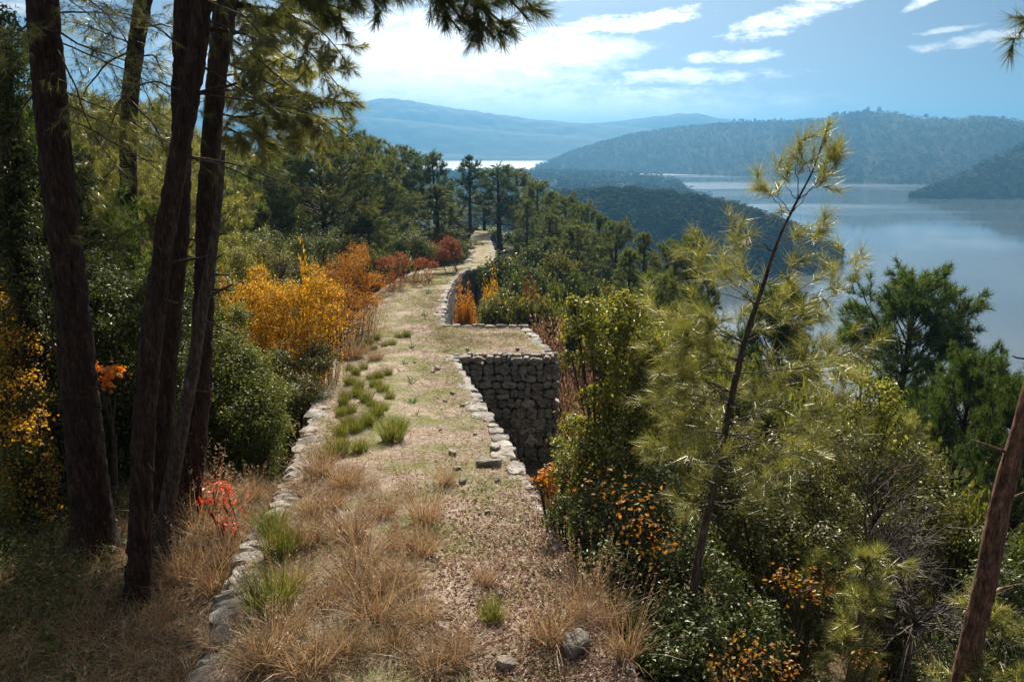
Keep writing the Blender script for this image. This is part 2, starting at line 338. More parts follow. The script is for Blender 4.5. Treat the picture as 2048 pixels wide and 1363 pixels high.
M['straw'] = leafmat('dry_grass', [(.13, .08, .05), (.22, .145, .092), (.31, .222, .145), (.41, .32, .215), (.18, .17, .07)], .38, .05, .45, [0, .3, .6, .88, 1], objvar=.12, tcol=(1.15, .95, .65))
M['straw_green'] = leafmat('green_grass', [(.035, .05, .012), (.07, .09, .018), (.12, .135, .028), (.22, .18, .08)], .4, .05, .45, objvar=.15)
M['asphodel'] = leafmat('asphodel_leaves', [(.03, .07, .03), (.05, .12, .045)], .35, .08, .4)
M['litter'] = leafmat('leaf_litter', [(.10, .05, .033), (.20, .11, .075), (.31, .20, .15), (.42, .31, .25)], .25, .05, .5, tcol=(1.1, .95, .75))
M['stone'] = stonemat('limestone')
M['path'] = groundmat('path_soil', [(.06, .042, .031), (.165, .118, .086), (.29, .22, .165), (.43, .35, .28)], [.38, .5, .63, .8], 1.1, 12, 1.0, .07, ((.135, .145, .04), 1.0, .44, .60))
M['ground'] = groundmat('hillside_soil', [(.03, .024, .015), (.07, .05, .03), (.12, .085, .05)], [.35, .6, .85], .5, 6, .8, .08, ((.05, .055, .02), .4, .5, .7))
M['core'] = groundmat('wall_mortar', [(.05, .045, .04), (.12, .11, .095), (.22, .20, .175)], [.35, .58, .8], 2.2, 12, 1.0, .06)
M['hill'] = groundmat('wooded_hill', [(.008, .012, .006), (.013, .018, .008), (.022, .024, .014)], [.35, .55, .85], .012, .12, .6, 4.0, ((.036, .033, .024), .009, .55, .68))
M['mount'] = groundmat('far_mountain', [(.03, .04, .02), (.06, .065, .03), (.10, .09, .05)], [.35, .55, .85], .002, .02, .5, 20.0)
M['forest'] = leafmat('wooded_slope_leaves', [(.010, .016, .007), (.018, .025, .010), (.022, .028, .012), (.026, .031, .013)], .05, .0, .5)
def watermat():
    m, N, L, out = newmat('lake_water')
    tc = N.new('ShaderNodeTexCoord')
    mp = N.new('ShaderNodeMapping'); L.new(tc.outputs['Object'], mp.inputs[0]); mp.inputs['Scale'].default_value = (1, 1.0, 1)
    a = N.new('ShaderNodeTexNoise'); a.inputs['Scale'].default_value = .55; a.inputs['Detail'].default_value = 4; L.new(mp.outputs[0], a.inputs['Vector'])
    # breeze patches: some of the surface is ruffled, the rest nearly calm
    mp2 = N.new('ShaderNodeMapping'); L.new(tc.outputs['Object'], mp2.inputs[0]); mp2.inputs['Scale'].default_value = (.0018, .006, 1)
    b = N.new('ShaderNodeTexNoise'); b.inputs['Scale'].default_value = 1.0; b.inputs['Detail'].default_value = 6; b.inputs['Roughness'].default_value = .6; L.new(mp2.outputs[0], b.inputs['Vector'])
    mr = N.new('ShaderNodeMapRange'); mr.interpolation_type = 'SMOOTHSTEP'; L.new(b.outputs['Fac'], mr.inputs[0]); mr.inputs[1].default_value = .44; mr.inputs[2].default_value = .6
    mr.inputs[3].default_value = .01; mr.inputs[4].default_value = .09
    bp = N.new('ShaderNodeBump'); L.new(mr.outputs[0], bp.inputs['Strength']); bp.inputs['Distance'].default_value = 1.0; L.new(a.outputs['Fac'], bp.inputs['Height'])
    p = N.new('ShaderNodeBsdfPrincipled'); p.inputs['Base Color'].default_value = (.075, .095, .105, 1); p.inputs['Roughness'].default_value = .07; p.inputs['IOR'].default_value = 1.33
    mr2 = N.new('ShaderNodeMapRange'); L.new(b.outputs['Fac'], mr2.inputs[0]); mr2.inputs[1].default_value = .44; mr2.inputs[2].default_value = .6; mr2.inputs[3].default_value = .04; mr2.inputs[4].default_value = .22
    sp = N.new('ShaderNodeSeparateXYZ'); L.new(tc.outputs['Object'], sp.inputs[0])
    wz = N.new('ShaderNodeMapRange'); wz.interpolation_type = 'SMOOTHSTEP'; L.new(sp.outputs[1], wz.inputs[0]); wz.inputs[1].default_value = 1300; wz.inputs[2].default_value = 1500; wz.inputs[3].default_value = 0; wz.inputs[4].default_value = .4
    mxr = N.new('ShaderNodeMath'); mxr.operation = 'MAXIMUM'; L.new(mr2.outputs[0], mxr.inputs[0]); L.new(wz.outputs[0], mxr.inputs[1])   # open water beyond the spit is wind-ruffled
    L.new(mxr.outputs[0], p.inputs['Roughness'])
    L.new(bp.outputs[0], p.inputs['Normal']); L.new(p.outputs[0], out.inputs[0]); return m
M['water'] = watermat()

# ------------------------------------------------------------------ the old wall: edges of its top read from the photograph
ST = [(1363, 400, 1290, 5.7), (1200, 432, 1205, 6.75), (1100, 470, 1130, 7.9), (1000, 545, 1085, 9.4), (900, 590, 1030, 11.6), (800, 625, 965, 15.0),
      (760, 648, 938, 17.6), (715, 668, 912, 21.0), (655, 690, 888, 25.9), (590, 745, 893, 33.5), (560, 790, 908, 42.5), (542, 828, 926, 48.0),
      (527, 926, 986, 55.0), (508, 942, 993, 66.0), (491, 933, 986, 75.0), (472, 942, 976, 85.0)]
_y, _xl, _xr, _z = np.array(ST, float).T
WL = pz(_xl, _y, _z); WR = pz(_xr, _y, _z)
sY = WL[:, 1]; sT = WL[:, 2].copy(); sXL = WL[:, 0]; sXR = WR[:, 0]
sT[:6] = np.polyval(np.polyfit(sY[:9], sT[:9], 2), sY[:6]) * .5 + sT[:6] * .5
sY = np.concatenate([[-6], sY, [130]]); sT = np.concatenate([[sT[0] + .45], sT, [-11.5]]); sXL = np.concatenate([[sXL[0] - .2], sXL, [sXL[-1]]]); sXR = np.concatenate([[sXR[0] + .5], sXR, [sXR[-1]]])
_g = np.linspace(-6, 130, 1361)
def _sm(a, k=9):
    p = np.pad(a, k, mode='edge'); return np.convolve(p, np.ones(2 * k + 1) / (2 * k + 1), 'valid')
gT = _sm(_sm(np.interp(_g, sY, sT), 15), 15); gL = _sm(np.interp(_g, sY, sXL)); gR = _sm(np.interp(_g, sY, sXR))
def top(Y): return np.interp(Y, _g, gT)
def xl(Y): return np.interp(Y, _g, gL)
def xr(Y): return np.interp(Y, _g, gR)
# bastion jutting out on the lake side
BF = float(pz(912, 717, 21.0)[1]); BB = float(pz(888, 647, 26.2)[1]); BX = 3.0
def drop_left(Y): return .38 + 1.5 * smoothstep(9.5, 12.5, Y)
def ground(X, Y):
    """height of the hillside"""
    X = np.asarray(X, float); Y = np.asarray(Y, float)
    T = top(np.clip(Y, -6, 128)); a = xl(np.clip(Y, -6, 128)); b = xr(np.clip(Y, -6, 128))
    dr = np.maximum(X - b, 0); dl = np.maximum(a - X, 0)
    n = fbm(X, Y, 3, 4, .12) * .5 + fbm(X, Y, 4, 3, .5) * .12
    gr = T - 3.1 - .10 * np.minimum(dr, 4) - .46 * np.maximum(dr - 4, 0) + n * np.minimum(1, dr / 3)
    gl = T - drop_left(Y) - .05 * np.minimum(dl, 30) - .22 * np.maximum(dl - 30, 0) + n * np.minimum(1, dl / 3) * .8
    g = np.where(X > b, gr, np.where(X < a, gl, T - 1.2))
    g = g - .38 * np.maximum(Y - 100, 0) * smoothstep(95, 130, Y) - .2 * np.maximum(-4 - Y, 0)
    return np.maximum(g, WATER - 6)
def on_top(x, y):
    z = np.linspace(4, 90, 3000); P = pz(np.full_like(z, x), np.full_like(z, y), z)
    i = np.argmax(P[:, 2] < top(P[:, 1])); return P[i] * np.array([1, 1, 0]) + np.array([0, 0, float(top(P[i, 1]))])
def on_ground(x, y, zmax=300):
    z = np.linspace(3, zmax, 6000); P = pz(np.full_like(z, x), np.full_like(z, y), z)
    a = xl(P[:, 1]); b = xr(P[:, 1]); h = np.where((P[:, 0] > a) & (P[:, 0] < b), top(P[:, 1]), ground(P[:, 0], P[:, 1]))
    i = np.argmax(P[:, 2] < h); p = P[i].copy(); p[2] = h[i]; return p

# hillside: one sheet, finer near the wall
def grid_mesh(name, xs, ys, hf, mat):
    XX, YY = np.meshgrid(xs, ys); Z = hf(XX, YY); nx, ny = len(xs), len(ys)
    mb = MB(); i = np.arange(ny - 1)[:, None] * nx + np.arange(nx - 1)[None]
    mb.add(np.stack([XX, YY, Z], -1), None, np.stack([i, i + 1, i + nx + 1, i + nx], -1).reshape(-1, 4))
    return mb.mesh(name, mat, True)
xs = np.concatenate([-np.geomspace(420, 9, 60), np.linspace(-8.5, 8.5, 69), np.geomspace(9, 260, 60)])
ys = np.concatenate([np.linspace(-60, 0, 20), np.linspace(.5, 30, 90), np.geomspace(30.5, 420, 110)])
tag(link('ground', grid_mesh('ground', xs, ys, ground, M['ground'])), 'brown soil hillside under the shrubs and pines', kind='structure')

# wall core (mortared rubble) as one body with real faces
def wall_core():
    mb = MB(); Ys = np.concatenate([np.linspace(-5, 30, 90), np.linspace(30.7, 92, 80)])
    i0 = .10                                      # stones stand proud of the core
    L = xl(Ys) + i0; R = xr(Ys) - i0; T = top(Ys) - .09
    gb = np.minimum(ground(xl(Ys) - .3, Ys), ground(xr(Ys) + .3, Ys)) - .8
    V = np.stack([np.stack([L, Ys, gb], -1), np.stack([L, Ys, T], -1), np.stack([R, Ys, T], -1), np.stack([R, Ys, gb], -1)], 1)
    n = len(Ys); i = np.arange(n - 1)[:, None] * 4 + np.arange(3)[None]
    mb.add(V, [[0, 1, 2], [0, 2, 3]], np.stack([i, i + 4, i + 5, i + 1], -1).reshape(-1, 4))
    # bastion
    y0, y1 = BF + i0, BB - i0; yy = np.linspace(y0, y1, 8)
    x0 = xr(yy) - .6; x1 = np.linspace(float(xr(BF)) + BX, float(xr(BB)) + BX, 8) - i0; T = top(yy) - .09; gb = np.full(8, top(BF) - 5.5)
    V = np.stack([np.stack([x0, yy, gb], -1), np.stack([x0, yy, T - .004], -1), np.stack([x1, yy, T - .004], -1), np.stack([x1, yy, gb], -1)], 1)
    i = np.arange(7)[:, None] * 4 + np.arange(3)[None]
    mb.add(V, [[0, 2, 1], [0, 3, 2], [28, 29, 30], [28, 30, 31]], np.stack([i, i + 4, i + 5, i + 1], -1).reshape(-1, 4))
    return mb
WALL = thing('stone_wall', 'ruined limestone rampart with square bastion and earth on its top', 'wall', (0, 15, float(top(15)) - 3.2))
WO = np.array(WALL.location)
link('core', wall_core().mesh('core', M['core'], False, WO), WALL)

# the trodden path on the wall's top, bastion included
def path_sheet():
    mb = MB(); Ys = np.concatenate([np.linspace(-4.5, 30, 230), np.linspace(30.4, 91.5, 150)]); u = np.linspace(0, 1, 34)
    L = xl(Ys) + .13; R = xr(Ys) - .13
    X = L[:, None] + (R - L)[:, None] * u[None]; Y = np.repeat(Ys[:, None], 34, 1)
    rough = .045 * fbm(X, Y, 11, 4, 1.6) + .03 * fbm(X, Y, 12, 3, 5.0)
    edge = np.minimum(u, 1 - u)[None] * 2
    Z = top(Y) - .015 + rough + .05 * edge ** .5
    nx = 34; i = np.arange(len(Ys) - 1)[:, None] * nx + np.arange(nx - 1)[None]
    mb.add(np.stack([X, Y, Z], -1), None, np.stack([i, i + 1, i + nx + 1, i + nx], -1).reshape(-1, 4))
    Ys = np.linspace(BF + .3, BB - .26, 50); u = np.linspace(0, 1, 34)
    L = xr(Ys) - .28; R = np.linspace(float(xr(BF)) + BX, float(xr(BB)) + BX, 50) - .28
    X = L[:, None] + (R - L)[:, None] * u[None]; Y = np.repeat(Ys[:, None], 34, 1)
    rough = .045 * fbm(X, Y, 11, 4, 1.6) + .03 * fbm(X, Y, 12, 3, 5.0)
    Z = top(Y) - .02 + rough; i = np.arange(49)[:, None] * nx + np.arange(nx - 1)[None]
    mb.add(np.stack([X, Y, Z], -1), None, np.stack([i, i + 1, i + nx + 1, i + nx], -1).reshape(-1, 4))
    return mb
tag(link('path', path_sheet().mesh('path', M['path'], True)), 'dry mossy earth path along the wall top', kind='structure')
def path_h(X, Y):
    return top(Y) + .02 + .045 * fbm(X, Y, 11, 4, 1.6) + .03 * fbm(X, Y, 12, 3, 5.0)

# stones: a dozen shared shapes, each about 40 triangles
def stone_shape(seed):
    r = np.random.default_rng(seed); k = 9; a = (np.arange(k) + r.uniform(-.3, .3, k)) / k * 6.2832
    sq = 1 / np.maximum(np.abs(np.cos(a)), np.abs(np.sin(a))); rad = (.5 * (.35 * 1 + .65 * np.minimum(sq, 1.3))) * r.uniform(.88, 1.06, k)
    c = np.stack([np.cos(a) * rad, np.sin(a) * rad], -1)
    rings = [(1.0, -.5), (1.0, .32), (.93, .44), (.66, .49)]
    V = []
    for s, h in rings:
        V.append(np.stack([c[:, 0] * s + r.normal(0, .012, k), h + r.normal(0, .035, k) * (h > 0), c[:, 1] * s + r.normal(0, .012, k)], -1))
    V.append(np.array([[r.normal(0, .05), .5, r.normal(0, .05)]]))
    V = np.concatenate(V); f4 = []; f3 = []
    for q in range(3):
        for i in range(k): f4.append([q * k + i, q * k + (i + 1) % k, (q + 1) * k + (i + 1) % k, (q + 1) * k + i])
    for i in range(k): f3.append([3 * k + i, 3 * k + (i + 1) % k, 4 * k])
    V[:, 1] *= -1                                  # the dressed face looks along -Y
    mb = MB(); mb.add(V, f3, f4); return mb, V, np.array(f3), np.array(f4)
SH = [stone_shape(100 + i) for i in range(14)]
SHM = [s[0].mesh('stone', M['stone'], False) for s in SH]
rs = np.random.default_rng(21)
nst = 0
def put_stone(c, size, euler, parent=WALL, org=WO):
    global nst; nst += 1
    o = link('stone', SHM[int(rs.integers(len(SHM)))], parent); o.location = [float(v) for v in (np.asarray(c) - org)]
    o.scale = [float(v) for v in size]; o.rotation_euler = [float(v) for v in euler]; return o
# face of the bastion: irregular courses of rubble
fx0 = float(xr(BF)) - .25; fx1 = float(xr(BF)) + BX + .01; zt = float(top(BF)) + .03; zb = zt - 3.15
z = zt; row = 0
while z > zb:
    h = rs.uniform(.17, .34) if row else .24
    x = fx0 - rs.uniform(0, .2)
    while x < fx1 - .02:
        wd = rs.uniform(.20, .48) if rs.random() > .25 else rs.uniform(.10, .18)
        if fx1 - (x + wd) < .14: wd = fx1 - x
        if h > .27 and rs.random() < .35:              # two small ones above each other
            put_stone((x + wd / 2, BF + rs.uniform(.0, .05), z - h * .26), (wd * 1.02, .24, h * .54), (rs.normal(0, .06), rs.normal(0, .12), rs.normal(0, .06)))
            put_stone((x + wd / 2, BF + rs.uniform(.0, .05), z - h * .76), (wd * 1.02, .24, h * .5), (rs.normal(0, .06), rs.normal(0, .12), rs.normal(0, .06)))
        else:
            put_stone((x + wd / 2, BF + rs.uniform(-.02, .045), z - h / 2 + rs.normal(0, .022)), (wd * rs.uniform(.98, 1.08), .26, h * rs.uniform(.86, 1.16)), (rs.normal(0, .09), rs.normal(0, .17), rs.normal(0, .09)))
        x += wd
    z -= h; row += 1
n_face = nst
for i in range(20):                                               # small wedged chips in the joints
    put_stone((rs.uniform(fx0 + .2, fx1 - .1), BF - .015 + rs.uniform(0, .04), rs.uniform(zb + .3, zt - .25)), (rs.uniform(.06, .13), .22, rs.uniform(.05, .10)), (rs.normal(0, .1), rs.uniform(-.6, .6), rs.normal(0, .1)))
# the rim stones, seen from above (their dressed side up)
def rim(Y0, Y1, edge, side, budget, wide=.34):
    Y = Y0; out = []
    while Y < Y1:
        l = rs.uniform(.13, .36) * (1 + .014 * Y); m = Y + l / 2
        wd = wide * rs.uniform(.6, 1.6)
        ang = math.atan2(float(edge(m + .3) - edge(m - .3)), .6)
        out.append(((float(edge(m)) - side * (wd / 2 - rs.uniform(0, .08)), m, float(top(m)) - .122 - .05 * (side > 0) * float(smoothstep(10, 8.5, m) * smoothstep(6.2, 7.2, m)) + rs.uniform(-.05, .035)), (wd, .26, l * 1.04), (-math.pi / 2 + rs.normal(0, .10), 0, 0), -ang + rs.normal(0, .10)))
        Y += l
    return out
def emit(lst, budget):
    for (c, s, e, az) in lst[:budget]:
        o = put_stone(c, s, (e[0], 0, 0)); o.rotation_euler = (e[0], 0.0, az)
    mb = MB()
    for (c, s, e, az) in lst[budget:]:
        _, V, f3, f4 = SH[int(rs.integers(len(SH)))]
        v = V * np.array(s); v = np.stack([v[:, 0], v[:, 2], -v[:, 1]], -1)
        ca, sa = math.cos(az), math.sin(az); v = np.stack([v[:, 0] * ca - v[:, 1] * sa, v[:, 0] * sa + v[:, 1] * ca, v[:, 2]], -1)
        mb.add(v + np.array(c), f3, f4)
    return mb
left = rim(4.2, 86, xl, -1, 0); right = rim(4.2, BF, xr, 1, 0, .33); right2 = rim(BB, 86, xr, 1, 0)
bx = lambda Y: np.interp(Y, [BF, BB], [float(xr(BF)) + BX, float(xr(BB)) + BX])
bright = rim(BF + .1, BB, bx, 1, 0)
far_mb = MB(); 
for lst, n in ((left, 42), (right, 34), (bright, 8), (right2, 4)):
    m_ = emit(lst, n); far_mb.v += m_.v; far_mb.f3 += [f + far_mb.n for f in m_.f3]; far_mb.f4 += [f + far_mb.n for f in m_.f4]; far_mb.n += m_.n
x = float(xr(BF)) - .1                                            # rim of the bastion's front, small round stones set on it
while x < fx1 - .1:
    l = rs.uniform(.13, .3); put_stone((x + l / 2, BF + .13, zt - .055 + rs.uniform(-.03, .025)), (l, .2, rs.uniform(.16, .28)), (-math.pi / 2 + rs.normal(0, .1), 0, rs.normal(0, .2))); x += l
x = float(xr(BB)) - .1
while x < float(xr(BB)) + BX - .1:
    l = rs.uniform(.3, .5); put_stone((x + l / 2, BB - .14, float(top(BB)) - .03 + rs.uniform(-.03, .02)), (l, .22, rs.uniform(.2, .32)), (-math.pi / 2 + rs.normal(0, .1), 0, rs.normal(0, .2))); x += l
tag(link('rim_stones', far_mb.mesh('rim_stones', M['stone'], False, WO), WALL), kind='stuff')
# upper courses on the two flanks (hidden from the photograph's standpoint): joined, they only need to look right from the side
fl = MB()
for side, edge in ((-1, xl), (1, xr)):
    for c in range(5):
        Y = 4.5
        while Y < 45:
            l = rs.uniform(.25, .6); m_ = Y + l / 2
            if not (side > 0 and BF - .2 < m_ < BB + .2) and not (side < 0 and c > 1 and m_ < 11):
                _, V, f3, f4 = SH[int(rs.integers(len(SH)))]; hh = rs.uniform(.26, .34)
                v = V * np.array([l * 1.03, .24, hh]); v = np.stack([-v[:, 1] * side, v[:, 0], v[:, 2]], -1)
                fl.add(v + np.array([float(edge(m_)) - side * .05, m_, float(top(m_)) - .3 - c * .3]), f3, f4)
            Y += l
tag(link('flank_stones', fl.mesh('flank_stones', M['stone'], False, WO), WALL), kind='stuff')
print('wall stones', nst, n_face)

# ------------------------------------------------------------------ lake, far hills
mb = MB(); R_ = 7500; a = np.linspace(0, 2 * math.pi, 97)[:-1]
rr = np.geomspace(60, R_, 40); V = np.concatenate([[[0, 0, WATER]]] + [np.stack([np.cos(a) * q, np.sin(a) * q, np.full(96, WATER)], -1) for q in rr])
f3 = [[0, 1 + i, 1 + (i + 1) % 96] for i in range(96)]
i = np.arange(39)[:, None] * 96 + 1; j = np.arange(96)[None]; j2 = (j + 1) % 96
mb.add(V, f3, np.stack([i + j, i + 96 + j, i + 96 + j2, i + j2], -1).reshape(-1, 4))
tag(link('lake', mb.mesh('lake', M['water'], True)), 'calm grey-blue lake below the hills', kind='structure')

def ridge(name, prof, zf, zr, mat, label, seed, rough=.06, nx=160, back=1.0, shore=WATER - 3, bumps=3.0, pw=.85):
    """a hill whose crest follows prof (photo pixels) at distance zr and whose foot lies at distance zf"""
    px_, py_ = np.array(prof, float).T; xs_ = np.linspace(px_[0], px_[-1], nx)
    yy = np.interp(xs_, px_, py_); k = np.exp(-np.arange(-4, 5) ** 2 / 8); k /= k.sum(); yy = np.convolve(np.pad(yy, 4, mode='edge'), k, 'valid')
    f = np.interp(xs_, px_, np.broadcast_to(zf, px_.shape)); r = np.interp(xs_, px_, np.broadcast_to(zr, px_.shape))
    C = pz(xs_, yy, r); ts = np.concatenate([np.linspace(0, 1, 34), 1 + np.linspace(.06, back, 12)])
    V = []
    for t in ts:
        d = f + (r - f) * t; P = pz(xs_, yy, d)
        k = smoothstep(0, 1, t) ** pw if t <= 1 else 1 - smoothstep(1, 1 + back, t)
        H = C[:, 2] - shore; X = P[:, 0]; Y = pz(xs_, np.full(nx, 300.), d)[:, 1]
        n = fbm(X, Y, seed, 5, bumps / np.mean(r)) * rough * H * (4 * t * (1 - t) if t < 1 else 0) + fbm(X, Y, seed + 1, 4, 14 * bumps / np.mean(r)) * rough * .22 * H * min(1, t * 3)
        V.append(np.stack([X, Y, shore + H * k + n], -1))
    V = np.stack(V); mb = MB(); i = np.arange(len(ts) - 1)[:, None] * nx + np.arange(nx - 1)[None]
    mb.add(V, None, np.stack([i, i + 1, i + nx + 1, i + nx], -1).reshape(-1, 4))
    tag(link(name, mb.mesh(name, mat, True)), label, kind='structure'); return V
HV = ridge('hill', [(1060, 338), (1105, 322), (1140, 306), (1180, 293), (1260, 271), (1340, 258), (1450, 248), (1540, 245), (1640, 242), (1700, 231), (1755, 226), (1800, 234), (1850, 242), (1900, 243), (1960, 238), (2048, 248), (2200, 240), (2400, 262)],
           [1560, 1520, 1490, 1470, 1440, 1400, 1330, 1260, 1150, 1110, 1080, 1050, 1040, 1030, 1020, 1010, 1000, 1000],
           [1640, 1660, 1700, 1720, 1760, 1780, 1780, 1760, 1720, 1680, 1650, 1620, 1600, 1600, 1580, 1560, 1500, 1500], M['hill'], 'bare-topped wooded hill across the lake', 31, .10, 220, .5, bumps=9)
HR = ridge('hill_side', [(1830, 399), (1880, 380), (1960, 338), (2048, 290), (2200, 262), (2400, 270)], [790, 780, 770, 760, 750, 750], [830, 850, 890, 930, 950, 950], M['hill'], 'dark wooded slope running down to the lake', 37, .06, 90, .4, bumps=8)
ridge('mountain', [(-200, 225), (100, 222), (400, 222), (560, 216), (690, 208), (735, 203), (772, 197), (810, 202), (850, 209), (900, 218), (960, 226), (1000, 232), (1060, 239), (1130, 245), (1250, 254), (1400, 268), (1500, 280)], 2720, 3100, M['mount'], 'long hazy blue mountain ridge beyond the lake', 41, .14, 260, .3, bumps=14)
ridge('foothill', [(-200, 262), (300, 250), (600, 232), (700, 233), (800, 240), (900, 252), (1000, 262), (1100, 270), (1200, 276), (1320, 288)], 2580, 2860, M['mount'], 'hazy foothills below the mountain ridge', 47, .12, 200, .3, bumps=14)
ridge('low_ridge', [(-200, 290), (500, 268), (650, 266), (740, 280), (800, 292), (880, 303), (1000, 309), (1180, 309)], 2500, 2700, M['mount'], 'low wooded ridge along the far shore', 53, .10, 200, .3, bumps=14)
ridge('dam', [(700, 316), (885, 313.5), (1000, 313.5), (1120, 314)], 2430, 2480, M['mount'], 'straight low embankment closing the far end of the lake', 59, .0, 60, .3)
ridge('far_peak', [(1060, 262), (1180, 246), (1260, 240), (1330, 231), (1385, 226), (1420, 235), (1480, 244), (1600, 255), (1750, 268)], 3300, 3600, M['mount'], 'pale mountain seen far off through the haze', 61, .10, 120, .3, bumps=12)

# wooded points of land in the lake
def p1h(X, Y):
    e = ((X - 62) / 118) ** 2 + ((Y - 415 + .18 * (X - 62)) / 78) ** 2
    return WATER - 3 + 41 * np.clip(1 - e, -.2, 1) ** 1.0 * np.where(e < 1, 1, 1) + fbm(X, Y, 71, 4, .03) * 2.2
def clip0(f): return lambda X, Y: np.maximum(f(X, Y), WATER - 5)
def p1(X, Y):
    e = ((X - 62) / 118) ** 2 + ((Y - 415 + .18 * (X - 62)) / 78) ** 2
    return np.maximum(WATER - 4 + 36 * np.maximum(1 - e, 0) ** .75 + fbm(X, Y, 71, 4, .03) * 2.0 * (e < 1.2), WATER - 5)
def p2(X, Y):
    e = (np.maximum(X - (-40), 0) / (310 - .00024 * (Y - 1120) ** 2 - .0 * Y)) ** 2 * 1.0 + ((Y - 1000) / 400) ** 4
    return np.maximum(WATER - 3 + 13 * np.maximum(1 - e, 0) ** .6 + fbm(X, Y, 73, 4, .012) * 2.5 * (e < 1), WATER - 5)
tag(link('peninsula', grid_mesh('peninsula', np.linspace(-120, 200, 90), np.linspace(320, 520, 60), p1, M['hill'])), 'wooded promontory rising from the lake', kind='structure')
tag(link('spit', grid_mesh('spit', np.linspace(-900, 330, 110), np.linspace(560, 1450, 90), p2, M['hill'])), 'low wooded spit of land in the middle of the lake', kind='structure')

# far woods: every tree a small ragged clump, all of one wood in one object
def wood(name, label, P, size, k, seed):
    r = np.random.default_rng(seed); n = len(P); mb = MB()
    s = np.broadcast_to(size, (n,)) * r.uniform(.7, 1.35, n)
    d = rand_dirs(n * k, r) * r.uniform(.35, 1, (n * k, 1)) ** .5; c = np.repeat(P, k, 0) + d * np.repeat(s, k)[:, None] * np.array([.55, .55, .6]) + np.repeat(s, k)[:, None] * np.array([0, 0, .5])
    leaves(mb, c, d * .35 + np.array([0, 0, 1.]), np.repeat(s, k) * .5, .85, .2, r)
    tag(link(name, mb.mesh(name, M['forest'], False)), label, kind='stuff')
def scatter(hf, x0, x1, y0, y1, n, minh, r):
    X = r.uniform(x0, x1, n); Y = r.uniform(y0, y1, n); Z = hf(X, Y); k = Z > minh
    return np.stack([X, Y, Z], -1)[k]
r_ = np.random.default_rng(81)
wood('promontory_wood', 'dense dark wood covering the promontory', scatter(p1, -110, 185, 330, 500, 5200, WATER + .4, r_), 4.2, 14, 82)
wood('spit_wood', 'hazy low wood covering the spit', scatter(p2, -300, 320, 600, 1400, 4200, WATER + 1, r_), 8.0, 10, 83)
def on_ridge(V, n, t0, t1, c0, c1, r):
    ti = r.uniform(t0, t1, n); ci = r.uniform(c0, c1, n); a = ti.astype(int); b = ci.astype(int); return V[a, b]*(1-(ti-a))[:,None]*(1-(ci-b))[:,None] + V[a+1, b]*(ti-a)[:,None]*(1-(ci-b))[:,None] + V[a, b+1]*(1-(ti-a))[:,None]*(ci-b)[:,None] + V[a+1, b+1]*(ti-a)[:,None]*(ci-b)[:,None]
Pw = np.concatenate([on_ridge(HV, 6500, 1, 34, 2, 110, r_), on_ridge(HV, 700, 24, 34, 60, 112, r_), on_ridge(HV, 5500, 1, 24, 80, 215, r_), on_ridge(HV, 1100, 22, 33, 100, 215, r_)])
wood('hill_wood', 'dark wood on the hillside across the lake', Pw, 5.2, 8, 84)
wood('shore_wood', 'dark wood on the slope above the bay', on_ridge(HR, 1500, 4, 38, 1, 88, r_), 6.0, 10, 85)
# single trees standing against the sky on the hill's crest
def far_tree(seed, h, wd, bare):
    r = np.random.default_rng(seed); mb = MB(); tr = MB()
    tube(tr, np.array([[0, 0, -1], [.2, 0, h * .35], [0, .2, h * .75]]), np.array([.45, .35, .12]), 5)
    c = rand_dirs(90, r) * r.uniform(.3, 1, (90, 1)) ** .5 * np.array([wd / 2, wd / 2, h * (1 - bare) / 2]) + np.array([0, 0, h * (1 + bare) / 2])
    leaves(mb, c, c - np.array([0, 0, h * .5]), h * .17, .8, .6, r)
    return tr.mesh('trunk', M['twig'], True), mb.mesh('crown', M['forest'], False)
FT = [far_tree(200, 13, 8, .25), far_tree(201, 15, 11, .35), far_tree(202, 10, 10, .2), far_tree(203, 17, 7, .3)]
crest = HV[33]; cpx = CX + crest[:, 0] / (crest[:, 1] * CP - crest[:, 2] * SP) * F
def ridge_tree(x, k, s, label, group):
    p = np.array([np.interp(x, cpx, crest[:, q]) for q in range(3)]); p[2] -= .5
    t = thing('ridge_tree', label, 'tree', p, group); t.scale = (s, s, s)
    link('trunk', FT[k][0], t); link('crown', FT[k][1], t); t.rotation_euler[2] = x
xsr = np.concatenate([np.linspace(1462, 1560, 15), np.linspace(1632, 1652, 3), np.linspace(1662, 1728, 15)]) + r_.normal(0, 2.5, 33)
for x in xsr: ridge_tree(x, int(r_.integers(4)), r_.uniform(.65, 1.05) * (1.0 if x > 1640 else .8), 'small tree in the dense line along the crest across the lake', 'trees lining the far crest')
for x, k, s, lab in [(1735, 3, 1.05, 'tall slim tree at the end of the dense line on the far crest'), (1758, 0, 1.25, 'tallest slender lone tree by the highest point of the far crest'), (1792, 2, .95, 'lone round tree just past the highest point of the far crest'),
                     (1851, 1, 1.0, 'wide low tree clump on the far crest beyond the summit'), (1888, 2, 1.25, 'dark round tree standing free on the sinking far crest'), (1906, 2, .7, 'low bush-like tree beside the dark round one on the far crest'), (1985, 2, .85, 'small rounded tree on the second top of the far crest'), (2005, 1, .7, 'small spreading tree past the second top of the far crest')]:
    ridge_tree(x, k, s, lab, None)

